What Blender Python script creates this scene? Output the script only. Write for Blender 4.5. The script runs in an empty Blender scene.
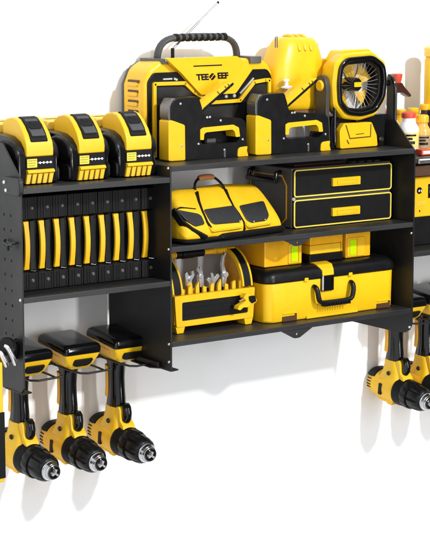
import bpy, bmesh, math, random
from mathutils import Vector, Matrix
random.seed(7)
R = math.radians
SC = bpy.context.scene
COL = SC.collection

# ------------------------------------------------------------------ camera
YAW, PIT = 0.6252, 0.1597
CAM = Vector((-1.444, -2.754, 0.7034))
F, W0, H0 = 1779.49, 430.0, 537.0
FW = Vector((math.sin(YAW)*math.cos(PIT), math.cos(YAW)*math.cos(PIT), -math.sin(PIT)))
RT = Vector((math.cos(YAW), -math.sin(YAW), 0))
UP = RT.cross(FW)
cd = bpy.data.cameras.new('camera')
cam = bpy.data.objects.new('camera', cd)
COL.objects.link(cam)
cam.location = CAM
cam.rotation_euler = (math.pi/2 - PIT, 0, -YAW)
cd.sensor_width = 36
cd.sensor_fit = 'HORIZONTAL'
cd.lens = F/W0*36
cd.clip_end = 100
SC.camera = cam


def P(u, v, **k):
    """a survey reading (u, v) of the photograph -> the point where it meets a known real plane"""
    d = FW + RT*((u - W0/2)/F) - UP*((v - H0/2)/F)
    for i, a in enumerate('xyz'):
        if a in k:
            t = (k[a] - CAM[i])/d[i]
    return CAM + d*t


def XZ(y, pts):
    return [(p.x, p.z) for p in (P(u, v, y=y) for u, v in pts)]


# ------------------------------------------------------------------ materials
MATS = {}


def mat(name, col, rough=.4, metal=0., spec=.5, var=.08, vscale=60., bump=.0, bscale=400., rvar=.1,
        stretch=(1, 1, 1), trans=0., coat=0., wear=None):
    m = bpy.data.materials.new(name)
    m.use_nodes = True
    nt = m.node_tree
    b = nt.nodes['Principled BSDF']
    tc = nt.nodes.new('ShaderNodeTexCoord')
    mp = nt.nodes.new('ShaderNodeMapping')
    mp.inputs['Scale'].default_value = stretch
    nt.links.new(tc.outputs['Object'], mp.inputs['Vector'])
    n = nt.nodes.new('ShaderNodeTexNoise')
    n.inputs['Scale'].default_value = vscale
    n.inputs['Detail'].default_value = 6
    nt.links.new(mp.outputs['Vector'], n.inputs['Vector'])
    mx = nt.nodes.new('ShaderNodeMix')
    mx.data_type = 'RGBA'
    lo = [c*(1 - var) for c in col]
    hi = [min(1, c*(1 + var)) for c in col]
    if wear:
        hi = wear
    mx.inputs[6].default_value = (*lo, 1)
    mx.inputs[7].default_value = (*hi, 1)
    if wear:
        cr = nt.nodes.new('ShaderNodeMapRange')
        cr.inputs['From Min'].default_value = .45
        cr.inputs['From Max'].default_value = .75
        nt.links.new(n.outputs['Fac'], cr.inputs['Value'])
        nt.links.new(cr.outputs['Result'], mx.inputs[0])
    else:
        nt.links.new(n.outputs['Fac'], mx.inputs[0])
    nt.links.new(mx.outputs[2], b.inputs['Base Color'])
    mr = nt.nodes.new('ShaderNodeMapRange')
    mr.inputs['To Min'].default_value = max(.03, rough - rvar)
    mr.inputs['To Max'].default_value = min(1, rough + rvar)
    nt.links.new(n.outputs['Fac'], mr.inputs['Value'])
    nt.links.new(mr.outputs['Result'], b.inputs['Roughness'])
    b.inputs['Metallic'].default_value = metal
    b.inputs['Specular IOR Level'].default_value = spec
    b.inputs['Transmission Weight'].default_value = trans
    b.inputs['Coat Weight'].default_value = coat
    b.inputs['Coat Roughness'].default_value = .15
    if bump:
        n2 = nt.nodes.new('ShaderNodeTexNoise')
        n2.inputs['Scale'].default_value = bscale
        n2.inputs['Detail'].default_value = 4
        nt.links.new(mp.outputs['Vector'], n2.inputs['Vector'])
        bp = nt.nodes.new('ShaderNodeBump')
        bp.inputs['Strength'].default_value = bump
        bp.inputs['Distance'].default_value = .001
        nt.links.new(n2.outputs['Fac'], bp.inputs['Height'])
        nt.links.new(bp.outputs['Normal'], b.inputs['Normal'])
    MATS[name] = m
    return m


YEL = mat('yellow_plastic', (.79, .470, .0065), .34, var=.05, bump=.08, bscale=900, spec=.45)
YELP = mat('pale_yellow_plastic', (.88, .60, .10), .4, var=.05, bump=.08, bscale=900)
YELS = mat('satin_yellow_plastic', (.80, .455, .008), .45, var=.07, bump=.15, bscale=700, spec=.4)
YELF = mat('yellow_canvas', (.79, .470, .007), .62, var=.14, vscale=40, bump=.5, bscale=260, spec=.3)
ORG = mat('amber_plastic', (.86, .42, .006), .3, var=.1, spec=.5)
LIME = mat('lime_window', (.55, .80, .0), .25, var=.1)
BLK = mat('black_plastic', (.0055, .0055, .006), .34, var=.2, spec=.22, bump=.1, bscale=1200)
BLKM = mat('matt_black_plastic', (.0065, .0065, .007), .5, var=.25, spec=.16, bump=.2, bscale=1500)
BLKG = mat('gloss_black_plastic', (.0045, .0045, .005), .13, var=.2, spec=.45, rvar=.04)
GRYP = mat('charcoal_rubber', (.055, .055, .056), .5, var=.15, spec=.35, bump=.2, bscale=1200)
STEEL = mat('black_powder_coat', (.0095, .0095, .010), .42, var=.4, vscale=22, rvar=.18, spec=.42, bump=.22, bscale=1800)
SHELF = mat('grey_powder_coat', (.019, .019, .0197), .42, var=.45, vscale=35, rvar=.2, spec=.42, bump=.25, bscale=900,
            stretch=(.25, 4, 1))
GREYP = mat('graphite_plastic', (.09, .088, .085), .42, var=.15, spec=.4)
LEATH = mat('black_vinyl', (.016, .016, .018), .3, var=.3, vscale=120, spec=.5, bump=.3, bscale=500)
BRN = mat('tan_leather', (.42, .16, .045), .5, var=.2, vscale=120, bump=.3, bscale=600)
BRND = mat('brown_print', (.30, .13, .03), .5)
CHR = mat('bright_chrome', (.82, .82, .83), .16, metal=1, var=.05, rvar=.06)
ALU = mat('brushed_aluminium', (.72, .72, .73), .32, metal=1, var=.1, stretch=(1, 8, 1))
SIL = mat('silver_paint', (.55, .55, .56), .35, metal=.4, var=.08)
WHT = mat('white_plastic', (.82, .82, .80), .4, var=.03)
RED = mat('red_plastic', (.62, .07, .03), .4, var=.1)
BRWN = mat('brown_wood_block', (.20, .095, .055), .6, var=.3, stretch=(1, 1, 6), bump=.3, bscale=200)
MAR = mat('dark_brown_plastic', (.045, .014, .008), .35, var=.2)
GLS = mat('dark_glass', (.012, .011, .011), .12, spec=.6, var=.3)
CLEAR = mat('clear_amber_bottle', (.75, .38, .08), .2, var=.15, vscale=90)
LABELW = mat('bottle_label', (.80, .62, .18), .5, var=.25, vscale=160)
GRILL = mat('speaker_grille', (.012, .011, .011), .32, var=.3, spec=.45, bump=.15, bscale=2500)


# ------------------------------------------------------------------ mesh kit
def fr_y(y0):            # facing the viewer side (-y): (x, z), out = -y
    return lambda a, b, d: (a, y0 - d, b)


def fr_x(x0):            # facing left (-x): (y, z)
    return lambda a, b, d: (x0 - d, a, b)


def fr_z(z0):            # facing up: (x, y)
    return lambda a, b, d: (a, b, z0 + d)


def frame(o, ux, uy):
    o, ux, uy = Vector(o), Vector(ux).normalized(), Vector(uy).normalized()
    n = ux.cross(uy)
    return lambda a, b, d: tuple(o + ux*a + uy*b + n*d)


def rrect(x0, y0, x1, y1, r, n=4):
    r = min(r, abs(x1-x0)/2.01, abs(y1-y0)/2.01)
    out = []
    for cx, cy, a0 in ((x1-r, y1-r, 0), (x0+r, y1-r, 90), (x0+r, y0+r, 180), (x1-r, y0+r, 270)):
        for i in range(n+1):
            a = R(a0 + 90*i/n)
            out.append((cx + r*math.cos(a), cy + r*math.sin(a)))
    return out


def ellipse(cx, cy, rx, ry, n=32, ph=0.):
    return [(cx + rx*math.cos(2*math.pi*i/n + ph), cy + ry*math.sin(2*math.pi*i/n + ph)) for i in range(n)]


def rounded(pts, r, n=3):
    """round the corners of a polygon"""
    out = []
    N = len(pts)
    for i in range(N):
        p0, p, p1 = (Vector(pts[(i+k) % N]) for k in (-1, 0, 1))
        a, b = p0 - p, p1 - p
        q = min(r, a.length*.45, b.length*.45)
        s, e = p + a.normalized()*q, p + b.normalized()*q
        for j in range(n+1):
            t = j/n
            out.append(tuple(s*(1-t)**2 + p*2*t*(1-t) + e*t*t))
    return out


def inset(pts, d):
    """offset a convex-ish polygon inwards by d (positive = inwards)"""
    N = len(pts)
    area = sum(pts[i][0]*pts[(i+1) % N][1] - pts[(i+1) % N][0]*pts[i][1] for i in range(N))
    s = 1 if area > 0 else -1
    out = []
    for i in range(N):
        p0, p, p1 = (Vector(pts[(i+k) % N]) for k in (-1, 0, 1))
        e0, e1 = (p-p0).normalized(), (p1-p).normalized()
        n0, n1 = Vector((-e0.y, e0.x))*s, Vector((-e1.y, e1.x))*s
        m = (n0+n1)
        m = m/max(.2, m.dot(n0)) if m.length > 1e-6 else n0
        out.append(tuple(p + m*d))
    return out


class MB:
    def __init__(self):
        self.bm = bmesh.new()

    def prism(self, fr, pts, d0, d1, top=None):
        bm = self.bm
        t = top or pts
        lo = [bm.verts.new(fr(a, b, d0)) for a, b in pts]
        hi = [bm.verts.new(fr(a, b, d1)) for a, b in t]
        n = len(pts)
        bm.faces.new(lo)
        bm.faces.new(hi[::-1])
        for i in range(n):
            bm.faces.new((lo[i], hi[i], hi[(i+1) % n], lo[(i+1) % n]))
        return self

    def ring(self, fr, outer, inner, d0, d1):
        bm = self.bm
        n = len(outer)
        V = [[bm.verts.new(fr(a, b, d)) for a, b in p] for p, d in ((outer, d0), (outer, d1), (inner, d1), (inner, d0))]
        for k in range(4):
            A, B = V[k], V[(k+1) % 4]
            for i in range(n):
                bm.faces.new((A[i], B[i], B[(i+1) % n], A[(i+1) % n]))
        return self

    def box(self, x0, x1, y0, y1, z0, z1):
        return self.prism(fr_z(0), [(x0, y0), (x1, y0), (x1, y1), (x0, y1)], z0, z1)

    def loft(self, loops, cap=True, closed=False):
        bm = self.bm
        V = [[bm.verts.new(p) for p in lp] for lp in loops]
        n = len(loops[0])
        m = len(V)
        for k in range(m if closed else m-1):
            A, B = V[k], V[(k+1) % m]
            for i in range(n):
                bm.faces.new((A[i], B[i], B[(i+1) % n], A[(i+1) % n]))
        if cap and not closed:
            bm.faces.new(V[0][::-1])
            bm.faces.new(V[-1])
        return self

    def tube(self, path, r, seg=10, closed=False, flat=1.):
        path = [Vector(p) for p in path]
        n = len(path)
        rr = r if isinstance(r, (list, tuple)) else [r]*n
        loops = []
        up = None
        for i, p in enumerate(path):
            if closed:
                t = (path[(i+1) % n] - path[i-1]).normalized()
            else:
                t = (path[min(i+1, n-1)] - path[max(i-1, 0)]).normalized()
            if up is None:
                up = Vector((0, 0, 1)) if abs(t.z) < .9 else Vector((1, 0, 0))
            s = t.cross(up).normalized()
            up = s.cross(t).normalized()
            loops.append([p + (s*math.cos(2*math.pi*j/seg) + up*flat*math.sin(2*math.pi*j/seg))*rr[i] for j in range(seg)])
        return self.loft(loops, cap=not closed, closed=closed)

    def cyl(self, p0, p1, r0, r1=None, seg=24):
        return self.tube([p0, p1], [r0, r0 if r1 is None else r1], seg)

    def lathe(self, prof, o, axis, seg=32, ribs=None):
        """prof: (radius, height along axis)"""
        o, ax = Vector(o), Vector(axis).normalized()
        s = ax.orthogonal().normalized()
        t = ax.cross(s)
        loops = []
        for r, h in prof:
            lp = []
            for j in range(seg):
                a = 2*math.pi*j/seg
                q = r
                if ribs and ribs[0] <= h <= ribs[1] and (j % ribs[2]) == 0:
                    q = r*ribs[3]
                lp.append(o + ax*h + (s*math.cos(a) + t*math.sin(a))*q)
            loops.append(lp)
        return self.loft(loops)

    def sphere(self, c, r, sc=(1, 1, 1), seg=20):
        m = Matrix.Translation(c) @ Matrix.Diagonal((*sc, 1))
        bmesh.ops.create_uvsphere(self.bm, u_segments=seg, v_segments=seg//2, radius=r, matrix=m)
        return self

    def add(self, verts, faces):
        vs = [self.bm.verts.new(v) for v in verts]
        for f in faces:
            self.bm.faces.new([vs[i] for i in f])
        return self

    def each(self, name, material, parent=None, **k):
        """one object for every separate piece collected"""
        bm = self.bm
        bm.verts.ensure_lookup_table()
        seen, out = set(), None
        for v0 in bm.verts:
            if v0 in seen:
                continue
            stack, isl = [v0], []
            seen.add(v0)
            while stack:
                v = stack.pop()
                isl.append(v)
                for e in v.link_edges:
                    w_ = e.other_vert(v)
                    if w_ not in seen:
                        seen.add(w_)
                        stack.append(w_)
            m = MB()
            mp = {v: m.bm.verts.new(v.co) for v in isl}
            for f in {f for v in isl for f in v.link_faces}:
                m.bm.faces.new([mp[v] for v in f.verts])
            out = m.build(name, material, parent, **k)
        return out

    def build(self, name, material, parent=None, bevel=0., seg=2, sharp=35, subsurf=0):
        bm = self.bm
        bmesh.ops.recalc_face_normals(bm, faces=bm.faces[:])
        off = world_loc(parent)
        if off.length:
            bmesh.ops.translate(bm, verts=bm.verts[:], vec=-off)
        me = bpy.data.meshes.new(name)
        bm.to_mesh(me)
        bm.free()
        for p in me.polygons:
            p.use_smooth = True
        me.set_sharp_from_angle(angle=R(sharp))
        me.materials.append(material)
        o = bpy.data.objects.new(name, me)
        COL.objects.link(o)
        o.parent = parent
        if subsurf:
            s = o.modifiers.new('sub', 'SUBSURF')
            s.levels = s.render_levels = subsurf
        if bevel:
            b = o.modifiers.new('bev', 'BEVEL')
            b.width = bevel
            b.segments = seg
            b.limit_method = 'ANGLE'
            b.angle_limit = R(32)
            b.harden_normals = True
        return o


def world_loc(o):
    v = Vector((0, 0, 0))
    while o is not None:
        v = v + o.location
        o = o.parent
    return v


def thing(name, label, cat, loc, group=None):
    o = bpy.data.objects.new(name, None)
    o.empty_display_size = .02
    COL.objects.link(o)
    o.location = loc
    o['label'] = label
    o['category'] = cat
    if group:
        o['group'] = group
    return o


def copy_tree(o, parent=None):
    c = o.copy()
    COL.objects.link(c)
    if parent is not None:
        c.parent = parent
    for ch in [k for k in bpy.data.objects if k.parent == o]:
        copy_tree(ch, c)
    return c


def flat_curve(polys, ext):
    """filled outline with holes -> list of verts and faces in (a, b, d)"""
    cu = bpy.data.curves.new('outline', 'CURVE')
    cu.dimensions = '2D'
    cu.fill_mode = 'BOTH'
    cu.extrude = ext
    for pts in polys:
        sp = cu.splines.new('POLY')
        sp.points.add(len(pts)-1)
        for q, p in zip(sp.points, pts):
            q.co = (p[0], p[1], 0, 1)
        sp.use_cyclic_u = True
    return curve_mesh(cu)


def curve_mesh(cu):
    o = bpy.data.objects.new('outline', cu)
    COL.objects.link(o)
    dg = bpy.context.evaluated_depsgraph_get()
    dg.update()
    me = bpy.data.meshes.new_from_object(o.evaluated_get(dg))
    vs = [tuple(v.co) for v in me.vertices]
    fs = [tuple(p.vertices) for p in me.polygons]
    bpy.data.objects.remove(o)
    bpy.data.curves.remove(cu)
    bpy.data.meshes.remove(me)
    return vs, fs


def text_mesh(s, size, ext):
    cu = bpy.data.curves.new('lettering', 'FONT')
    cu.body = s
    cu.size = size
    cu.extrude = ext
    cu.align_x = 'CENTER'
    cu.align_y = 'CENTER'
    cu.offset = size*.045
    return curve_mesh(cu)


def mapped(mb, vf, fr):
    vs, fs = vf
    vv = [mb.bm.verts.new(fr(a, b, d)) for a, b, d in vs]
    for f in fs:
        try:
            mb.bm.faces.new([vv[i] for i in f])
        except ValueError:
            pass
    return mb


# ------------------------------------------------------------------ setting: the white wall
w = MB().box(-5, 6, .004, .12, -3, 4).build('wall', mat('white_wall_paint', (.93, .93, .93), .8, var=.008, vscale=8, spec=.12, rvar=.03))
w['kind'] = 'structure'

# ------------------------------------------------------------------ the rack
D = .2062
X1, X2, X3 = .300, .8706, 1.1706
A0, B0, A1, B1, C1 = .3672, .1842, .3863, .2437, .0741
T = .003
rack = thing('wall_rack', 'large black steel tool rack with three bays of shelves fixed to the white wall', 'tool rack', (.45, 0, 0))


def side(x, outline, holes):
    m = MB()
    polys = [outline] + [ellipse(y, z, .0026, .0026, 12) for y, z in holes]
    mapped(m, flat_curve(polys, T/2), lambda a, b, d: (x + d, a, b))
    return m.build('side_panel', STEEL, rack)


hz = [.319 - .02535*i for i in range(9)]
holes = [(y, z) for z in hz for y in (-.150, -.1728)]
holes += [(y, z) for z in hz for y in (-.06, -.083)]
full = [(-.004, .020), (-.196, .020), (-D, .030), (-D, .3825), (-.1475, .438), (-.004, .438)]
short = [(-.004, .022), (-D, .022), (-D, A1 - .0005), (-.004, A1 - .0005)]
side(T/2, full, holes)
side(X1, short, [])
side(X2, rounded([(-.004, .020), (-D, .022), (-D, .3825), (-.1475, .438), (-.004, .438)], .02, 5)[0:18] +
     [(-.1475, .438), (-.004, .438)] if False else
     [(-.004, .020), (-.165, .020), (-.188, .023), (-.200, .030), (-D, .042), (-D, .3825), (-.1475, .438), (-.004, .438)], [])
side(X3, full, [])


def shelf(x0, x1, z, slots=False, tab=None, lip=.0095):
    m = MB()
    xa, xb = x0 + T/2 + .0004, x1 - T/2 - .0004
    m.box(xa, xb, -D + .0015, -.005, z - .0016, z)
    m.prism(fr_x(xa), [(-D, z - lip), (-D, z - .0008), (-D + .0008, z), (-D + .0022, z), (-D + .0022, z - lip)], 0, -(xb - xa))
    m.box(xa, xb, -.007, -.005, z - .012, z - .0018)
    if slots:
        k = 0
        x = xa + .012
        while x < xb - .01:
            m.prism(fr_y(-.03), [(x, z), (x+.0025, z), (x+.00125, z+.0012)], 0, .165)
            x += .0085
            k += 1
    o = m.build('shelf', SHELF, rack, bevel=.0004, seg=1)
    if tab:
        xc, hw, h = tab
        t = MB()
        zt = z - lip
        mapped(t, flat_curve([rounded([(xc - hw, zt + .002), (xc + hw, zt + .002), (xc + .006, zt - h), (xc - .006, zt - h)], .004),
                              ellipse(xc, zt - h*.55, .0022, .0022, 12)], .0008), lambda a, b, d: (a, -D + .0031 + d, b))
        t.build('centre_tab', SHELF, o)
    return o


shelf(0, X1, A0)
shelf(0, X1, B0, slots=True)
shelf(X1, X2, A1)
shelf(X1, X2, B1, tab=(.585, .036, .013))
shelf(X1, X2, C1, tab=(.585, .042, .017))
shelf(X2, X3, A0)
shelf(X2, X3, B0)
# screws on the panels
m = MB()
for x, zs in ((0, (A0 - .004, B0 - .004)), (X1 - T/2, (A1 - .004, B1 - .004, C1 - .004, .038)),
              (X2 - T/2, (A1 - .006, B1 - .022, .036))):
    for z in zs:
        yy = -D + .0055
        m2 = MB()
        m2.lathe([(.0001, .0022), (.0016, .0021), (.0027, .0012), (.003, 0)], (x, yy, z), (-1, 0, 0), 14)
        m2.each('screw', ALU, rack)
m.bm.free()
# flanges under the panels
for x in (0, X1):
    MB().prism(fr_z(.0195 if x != X1 else .0205), rounded([(x - .001, -D), (x + .019, -D + .004), (x + .019, -.15), (x - .001, -.14)], .003), 0, .0016)\
        .build('bottom_flange', STEEL, rack)


# wire forks carrying the drills
def fork(xc, z=.026):
    m = MB()
    h = .026
    pts = [(xc - h, -.003, z + .002), (xc - h, -.10, z), (xc - h + .004, -.138, z - .001), (xc - h + .014, -.147, z - .001)]
    pts += [(xc + h + .012, -.143, z - .001), (xc + h + .014, -.139, z)]
    m.tube(pts, .0021, 8)
    m.tube([(xc + h, -.003, z + .002), (xc + h, -.12, z), (xc + h - .001, -.143, z - .001)], .0021, 8)
    m.each('drill_fork', STEEL, rack)
    MB().box(xc - h - .006, xc + h + .006, -.004, -.0025 + .004, z - .012, z + .016).build('fork_plate', STEEL, rack)


LX = (.074, .174, .277)
RX = (.958, 1.040, 1.120)
for x in LX:
    fork(x)
for x in RX:
    fork(x)
MB().prism(fr_z(.0225), [(X1 - .019, -.165), (X1 - .003, -.185), (X1 - .003, -.02), (X1 - .012, -.02)], 0, .002).build('bracket', STEEL, rack, bevel=.0005)
MB().box(X1 - .010, X1 - .006, -.178, -.06, .0247, .034).build('bracket_lip', STEEL, rack, bevel=.001)

# hook and bracket on the outer face of the left panel
m = MB()
m.tube([(-.001, -.192, .276), (-.008, -.19, .274), (-.010, -.178, .270), (-.010, -.165, .274), (-.003, -.158, .277)], .0022, 8)
m.tube([(-.010, -.178, .270), (-.010, -.178, .262)], .0028, 8)
m.build('small_hook', BLKG, rack)
m = MB()
m.prism(fr_x(-.001), rrect(-.22, .3555, -.162, .385, .008), 0, .009)
o = m.build('mounting_block', STEEL, rack, bevel=.002)
m = MB()
for y, z in ((-.1725, .376), (-.178, .363)):
    m.lathe([(.0001, .0035), (.002, .0032), (.0032, .002), (.0034, 0)], (-.010, y, z), (-1, 0, 0), 14)
m.each('rivet', ALU, o)

# ------------------------------------------------------------------ batteries on the left shelf
BXS = (.0600, .1610, .2600)
BL = ['black and yellow battery pack on the upper left shelf, leftmost, beside the angled panel edge',
      'black and yellow battery pack in the middle of the three on the upper left shelf',
      'black and yellow battery pack nearest the radio, rightmost of three on the upper left shelf']


def battery(xc):
    t = thing('battery_pack', BL[0], 'battery', (xc, -.1, A0), 'battery packs on the upper left shelf')
    z0 = A0 + .0006
    hw = .0370
    m = MB()
    body = [(-.1645, z0), (-.166, z0+.004), (-.166, z0+.048), (-.162, z0+.060), (-.150, z0+.071), (-.128, z0+.079), (-.10, z0+.082), (-.02, z0+.082), (-.02, z0)]
    m.prism(fr_x(xc - hw - .004), body, 0, -2*hw - .004)
    b = m.build('case', BLKG, t, bevel=.009, seg=4)
    # swelling shoulders
    m = MB()
    for sx in (-1, 1):
        lo = []
        for dx, k in ((-.004, 1.), (.0002, .995), (.0020, .96), (.0034, .89), (.0043, .78), (.0048, .6), (.005, .3)):
            cy_, cz_ = -.130, z0 + .060
            pts_ = rounded([(-.1655, z0+.042), (-.1655, z0+.052), (-.160, z0+.063), (-.146, z0+.073), (-.120, z0+.077), (-.098, z0+.070), (-.094, z0+.050), (-.104, z0+.036), (-.150, z0+.034)], .008)
            lo.append([(xc + sx*(hw + dx + (.004 if sx < 0 else 0)), cy_ + (y_ - cy_)*k, cz_ + (z_ - cz_)*k) for y_, z_ in pts_])
        m.loft(lo)
        m.prism(fr_x(xc + sx*hw - (.004 if sx < 0 else 0)), rounded([(-.1640, z0+.002), (-.1640, z0+.024), (-.155, z0+.030), (-.085, z0+.026), (-.085, z0+.002)], .005), .003, -.003)
    m.each('shoulder', BLK, t, sharp=70)
    # yellow band: front bottom -> over the top
    prof = [(-.1695, z0+.0465), (-.1702, z0+.058), (-.1685, z0+.069), (-.1605, z0+.0835), (-.1480, z0+.0975), (-.1350, z0+.1075), (-.120, z0+.1105), (-.100, z0+.1075), (-.084, z0+.098)]
    inner = [(-.150, z0+.0465), (-.150, z0+.052), (-.147, z0+.056), (-.140, z0+.060), (-.130, z0+.064), (-.120, z0+.067), (-.110, z0+.069), (-.098, z0+.070), (-.0875, z0+.070)]
    m = MB()
    half = [.0262, .0262, .0260, .0255, .0248, .0244, .0244, .0244, .0244]
    loops = []
    for (y, z), (yi, zi), h in zip(prof, inner, half):
        loops.append([(xc - h, yi, zi), (xc - h, y, z), (xc + h, y, z), (xc + h, yi, zi)])
    m.loft(loops)
    m.build('yellow_band', YEL, t, bevel=.0025, seg=3, sharp=50)
    # dark window following the band's top
    m = MB()
    sel = [(-.1675, .0710), (-.1605, .0835), (-.1480, .0975), (-.1350, .1075), (-.1240, .1100)]
    lo = []
    for (y, dz), h in zip(sel, (.0165, .0165, .0165, .0162, .0158)):
        lo.append([(xc - h, y + .005, z0 + dz - .006), (xc - h, y - .0016, z0 + dz + .0018), (xc + h, y - .0016, z0 + dz + .0018), (xc + h, y + .005, z0 + dz - .006)])
    m.loft(lo)
    wdw = m.build('release_button', BLKM, t, bevel=.0018, seg=2, sharp=50)
    m = MB()
    a = Vector((xc, -.1605, z0+.0835))
    bb = Vector((xc, -.1350, z0+.1075))
    fr = frame(a + Vector((0, -.0013, .0013)), (1, 0, 0), bb - a)
    m.prism(fr, rrect(-.0128, -.0065, .0128, .0120, .002), -.001, .0016)
    m.prism(fr, rrect(-.0122, .0150, .0122, .0330, .002), -.001, .0014)
    m.build('button_inset', GRYP, wdw, bevel=.0006)
    m = MB()
    m.prism(fr, rrect(-.0105, .0085, .0105, .0128, .001), .0010, .0034)
    m.prism(fr, rrect(-.0060, .0185, .0075, .0262, .001), .0010, .0026)
    m.build('grip_pad', BLKM, wdw, bevel=.0008)
    # label strip on the front
    m = MB().prism(fr_y(-.1655), rrect(xc - .0265, z0+.0255, xc + .0275, z0+.0462, .002), 0, .0024)
    m.build('label_plate', BLKM, t, bevel=.0008)
    m = MB().prism(fr_y(-.1679), rrect(xc - .0245, z0+.0285, xc - .0055, z0+.0430, .0008), 0, .0006)
    lb = m.build('label', mat_label, t)
    m = MB()
    random.seed(3)
    for r_ in range(3):
        zz = z0 + .0393 - .0042*r_
        x = xc - .0233
        while x < xc - .009:
            l = random.choice((.0012, .002, .0028))
            m.prism(fr_y(-.1685), [(x, zz), (x+l, zz), (x+l, zz+.0019), (x, zz+.0019)], 0, .0002)
            x += l + .0007
    m.build('small_print', mat_olive, lb)
    m = MB()
    m.box(xc - .004, xc + .0235, -.1684, -.1678, z0+.0354, z0+.0364)
    for k in range(4):
        m.prism(fr_y(-.1679), ellipse(xc + .0005 + k*.0068, z0+.0359, .0019, .0021, 8), 0, .0007)
    m.build('charge_marks', WHT, t)
    # yellow foot with teeth
    m = MB()
    m.prism(fr_x(xc - .0255), [(-.170, z0+.0250), (-.1730, z0+.0225), (-.1730, z0+.0195), (-.168, z0+.0175), (-.160, z0+.0175), (-.160, z0+.0250)], 0, -.052)
    for k in range(5):
        x = xc - .0255 + k*.0108
        m.prism(fr_y(-.160), [(x, z0+.0178), (x + .0080, z0+.0178), (x + .0040, z0+.0015), (x - .0030, z0+.0015)], 0, .0105)
    m.prism(fr_y(-.160), [(xc-.0255, z0+.0178), (xc+.0265, z0+.0178), (xc+.0215, z0+.0015), (xc-.0280, z0+.0015)], 0, .0068)
    m.build('toothed_foot', YEL, t, bevel=.0006)
    m = MB()
    for k in range(4):
        x = xc - .0255 + k*.0108
        m.prism(fr_y(-.1668), [(x+.0078, z0+.0150), (x+.0109, z0+.0150), (x+.0082, z0+.0018), (x+.0038, z0+.0018)], 0, .0008)
    m.each('tooth_gap', mat_gap, t)
    # pale yellow rear block with brown print
    m = MB().box(xc - .033, xc + .033, -.078, -.012, z0+.080, z0+.099)
    rb = m.build('rear_block', YELP, t, bevel=.004, seg=3)
    m = MB()
    m.prism(fr_z(z0+.0992), rrect(xc - .028, -.072, xc + .004, -.052, .001), 0, .0003)
    st = m.build('rear_label', ORG, rb)
    m = MB()
    for r_ in range(3):
        x = xc - .0265
        while x < xc:
            l = random.choice((.002, .003, .004))
            m.box(x, x+l, -.069 + r_*.006, -.066 + r_*.006, z0+.0996, z0+.0998)
            x += l + .001
    m.build('rear_print', BRND, rb)
    # side clip
    m = MB()
    m.ring(fr_x(xc - hw - .0002), rrect(-.100, z0+.02, -.080, z0+.055, .004), rrect(-.097, z0+.023, -.083, z0+.052, .003), 0, .0015)
    m.build('side_clip', YELP, t)
    return t


mat_lemon = mat('lemon_paint', (.80, .62, .09), .45, var=.04)
mat_label = mat('yellow_label', (.80, .66, .05), .5, var=.06)
mat_olive = mat('olive_print', (.33, .26, .02), .5)
mat_gap = mat('dark_brown_recess', (.07, .026, .004), .5)  # brown for seams, gaps and stitching, also painted shade in the foot notches
b0 = battery(BXS[0])
for i in (1, 2):
    c = copy_tree(b0)
    c.location.x = BXS[i]
    c.rotation_euler.z = R((0, 1.2, -.9)[i])
    c['label'] = BL[i]

# ------------------------------------------------------------------ nine slim cases
CX = [.0462 + i*.0301 for i in range(9)]
ORD = ['leftmost slim black case with a yellow grip, against the left panel',
       'slim black case with a yellow grip, second from the left panel',
       'slim black case with a yellow grip, third from the left panel',
       'slim black case with a yellow grip, fourth from the left panel',
       'slim black case with a yellow grip, middle one of the row of nine',
       'slim black case with a yellow grip, fourth from the right end of its row',
       'slim black case with a yellow grip, third from the right end of its row',
       'slim black case with a yellow grip, next to last at the right of its row',
       'slim black case with a yellow grip, last at the right end of its row']


def slim_case(xc):
    t = thing('slim_tool_case', ORD[0], 'tool case', (xc, -.1, B0), 'slim black cases standing in a row on the lower left shelf')
    z0 = B0 + .0013
    hw = .0148
    m = MB()
    m.prism(fr_x(xc - hw), [(-.155, z0), (-.155, z0+.030), (-.139, z0+.033), (-.139, z0+.119), (-.155, z0+.122), (-.155, z0+.160), (-.03, z0+.160), (-.03, z0)], 0, -2*hw)
    m.build('case', BLKM, t, bevel=.0012)
    m = MB()
    for x in (-.0085, -.0035, .0105):
        m.box(xc + x, xc + x + .0016, -.1562, -.154, z0+.002, z0+.029)
        m.box(xc + x, xc + x + .0016, -.1562, -.154, z0+.124, z0+.158)
    m.box(xc + .004, xc + .0125, -.148, -.138, z0+.034, z0+.118)
    m.each('rib', BLK, t, bevel=.0004, seg=1)
    # bowed yellow grip
    n = 10
    lo = []
    for i in range(n+1):
        s = i/n
        y = -.143 - .0085*math.sin(math.pi*(.12 + .78*s))
        z = z0 + .034 + .084*s
        ww = .0048 + (.0008 if i in (0, n) else 0)
        lo.append([(xc - .0062 - ww + .004, y + .006, z), (xc - .0062 - ww + .004, y, z), (xc - .0062 + ww + .004, y, z), (xc - .0062 + ww + .004, y + .006, z)])
    m = MB().loft(lo)
    g = m.build('grip', YELS, t, bevel=.0014, seg=2, sharp=50)
    m = MB()
    for z in (z0+.0168, z0+.141):
        m.lathe([(.0001, .0022), (.002, .0022), (.0024, .001), (.0032, .0006), (.0032, 0)], (xc + .004, -.1552, z), (0, -1, 0), 12)
    m.each('screw', GREYP, t)
    m = MB()
    m.tube([(xc + .003, -.150, z0+.0335), (xc + .009, -.156, z0+.0328), (xc + .0135, -.150, z0+.0335)], .0008, 6)
    m.build('wire_clip', ALU, t)
    return t


s0 = slim_case(CX[0])
for i in range(1, 9):
    c = copy_tree(s0)
    c.location.x = CX[i]
    c.location.y += random.uniform(-.0012, .0012)
    c.rotation_euler.z = R(random.uniform(-.35, .35))
    c['label'] = ORD[i]

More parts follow.
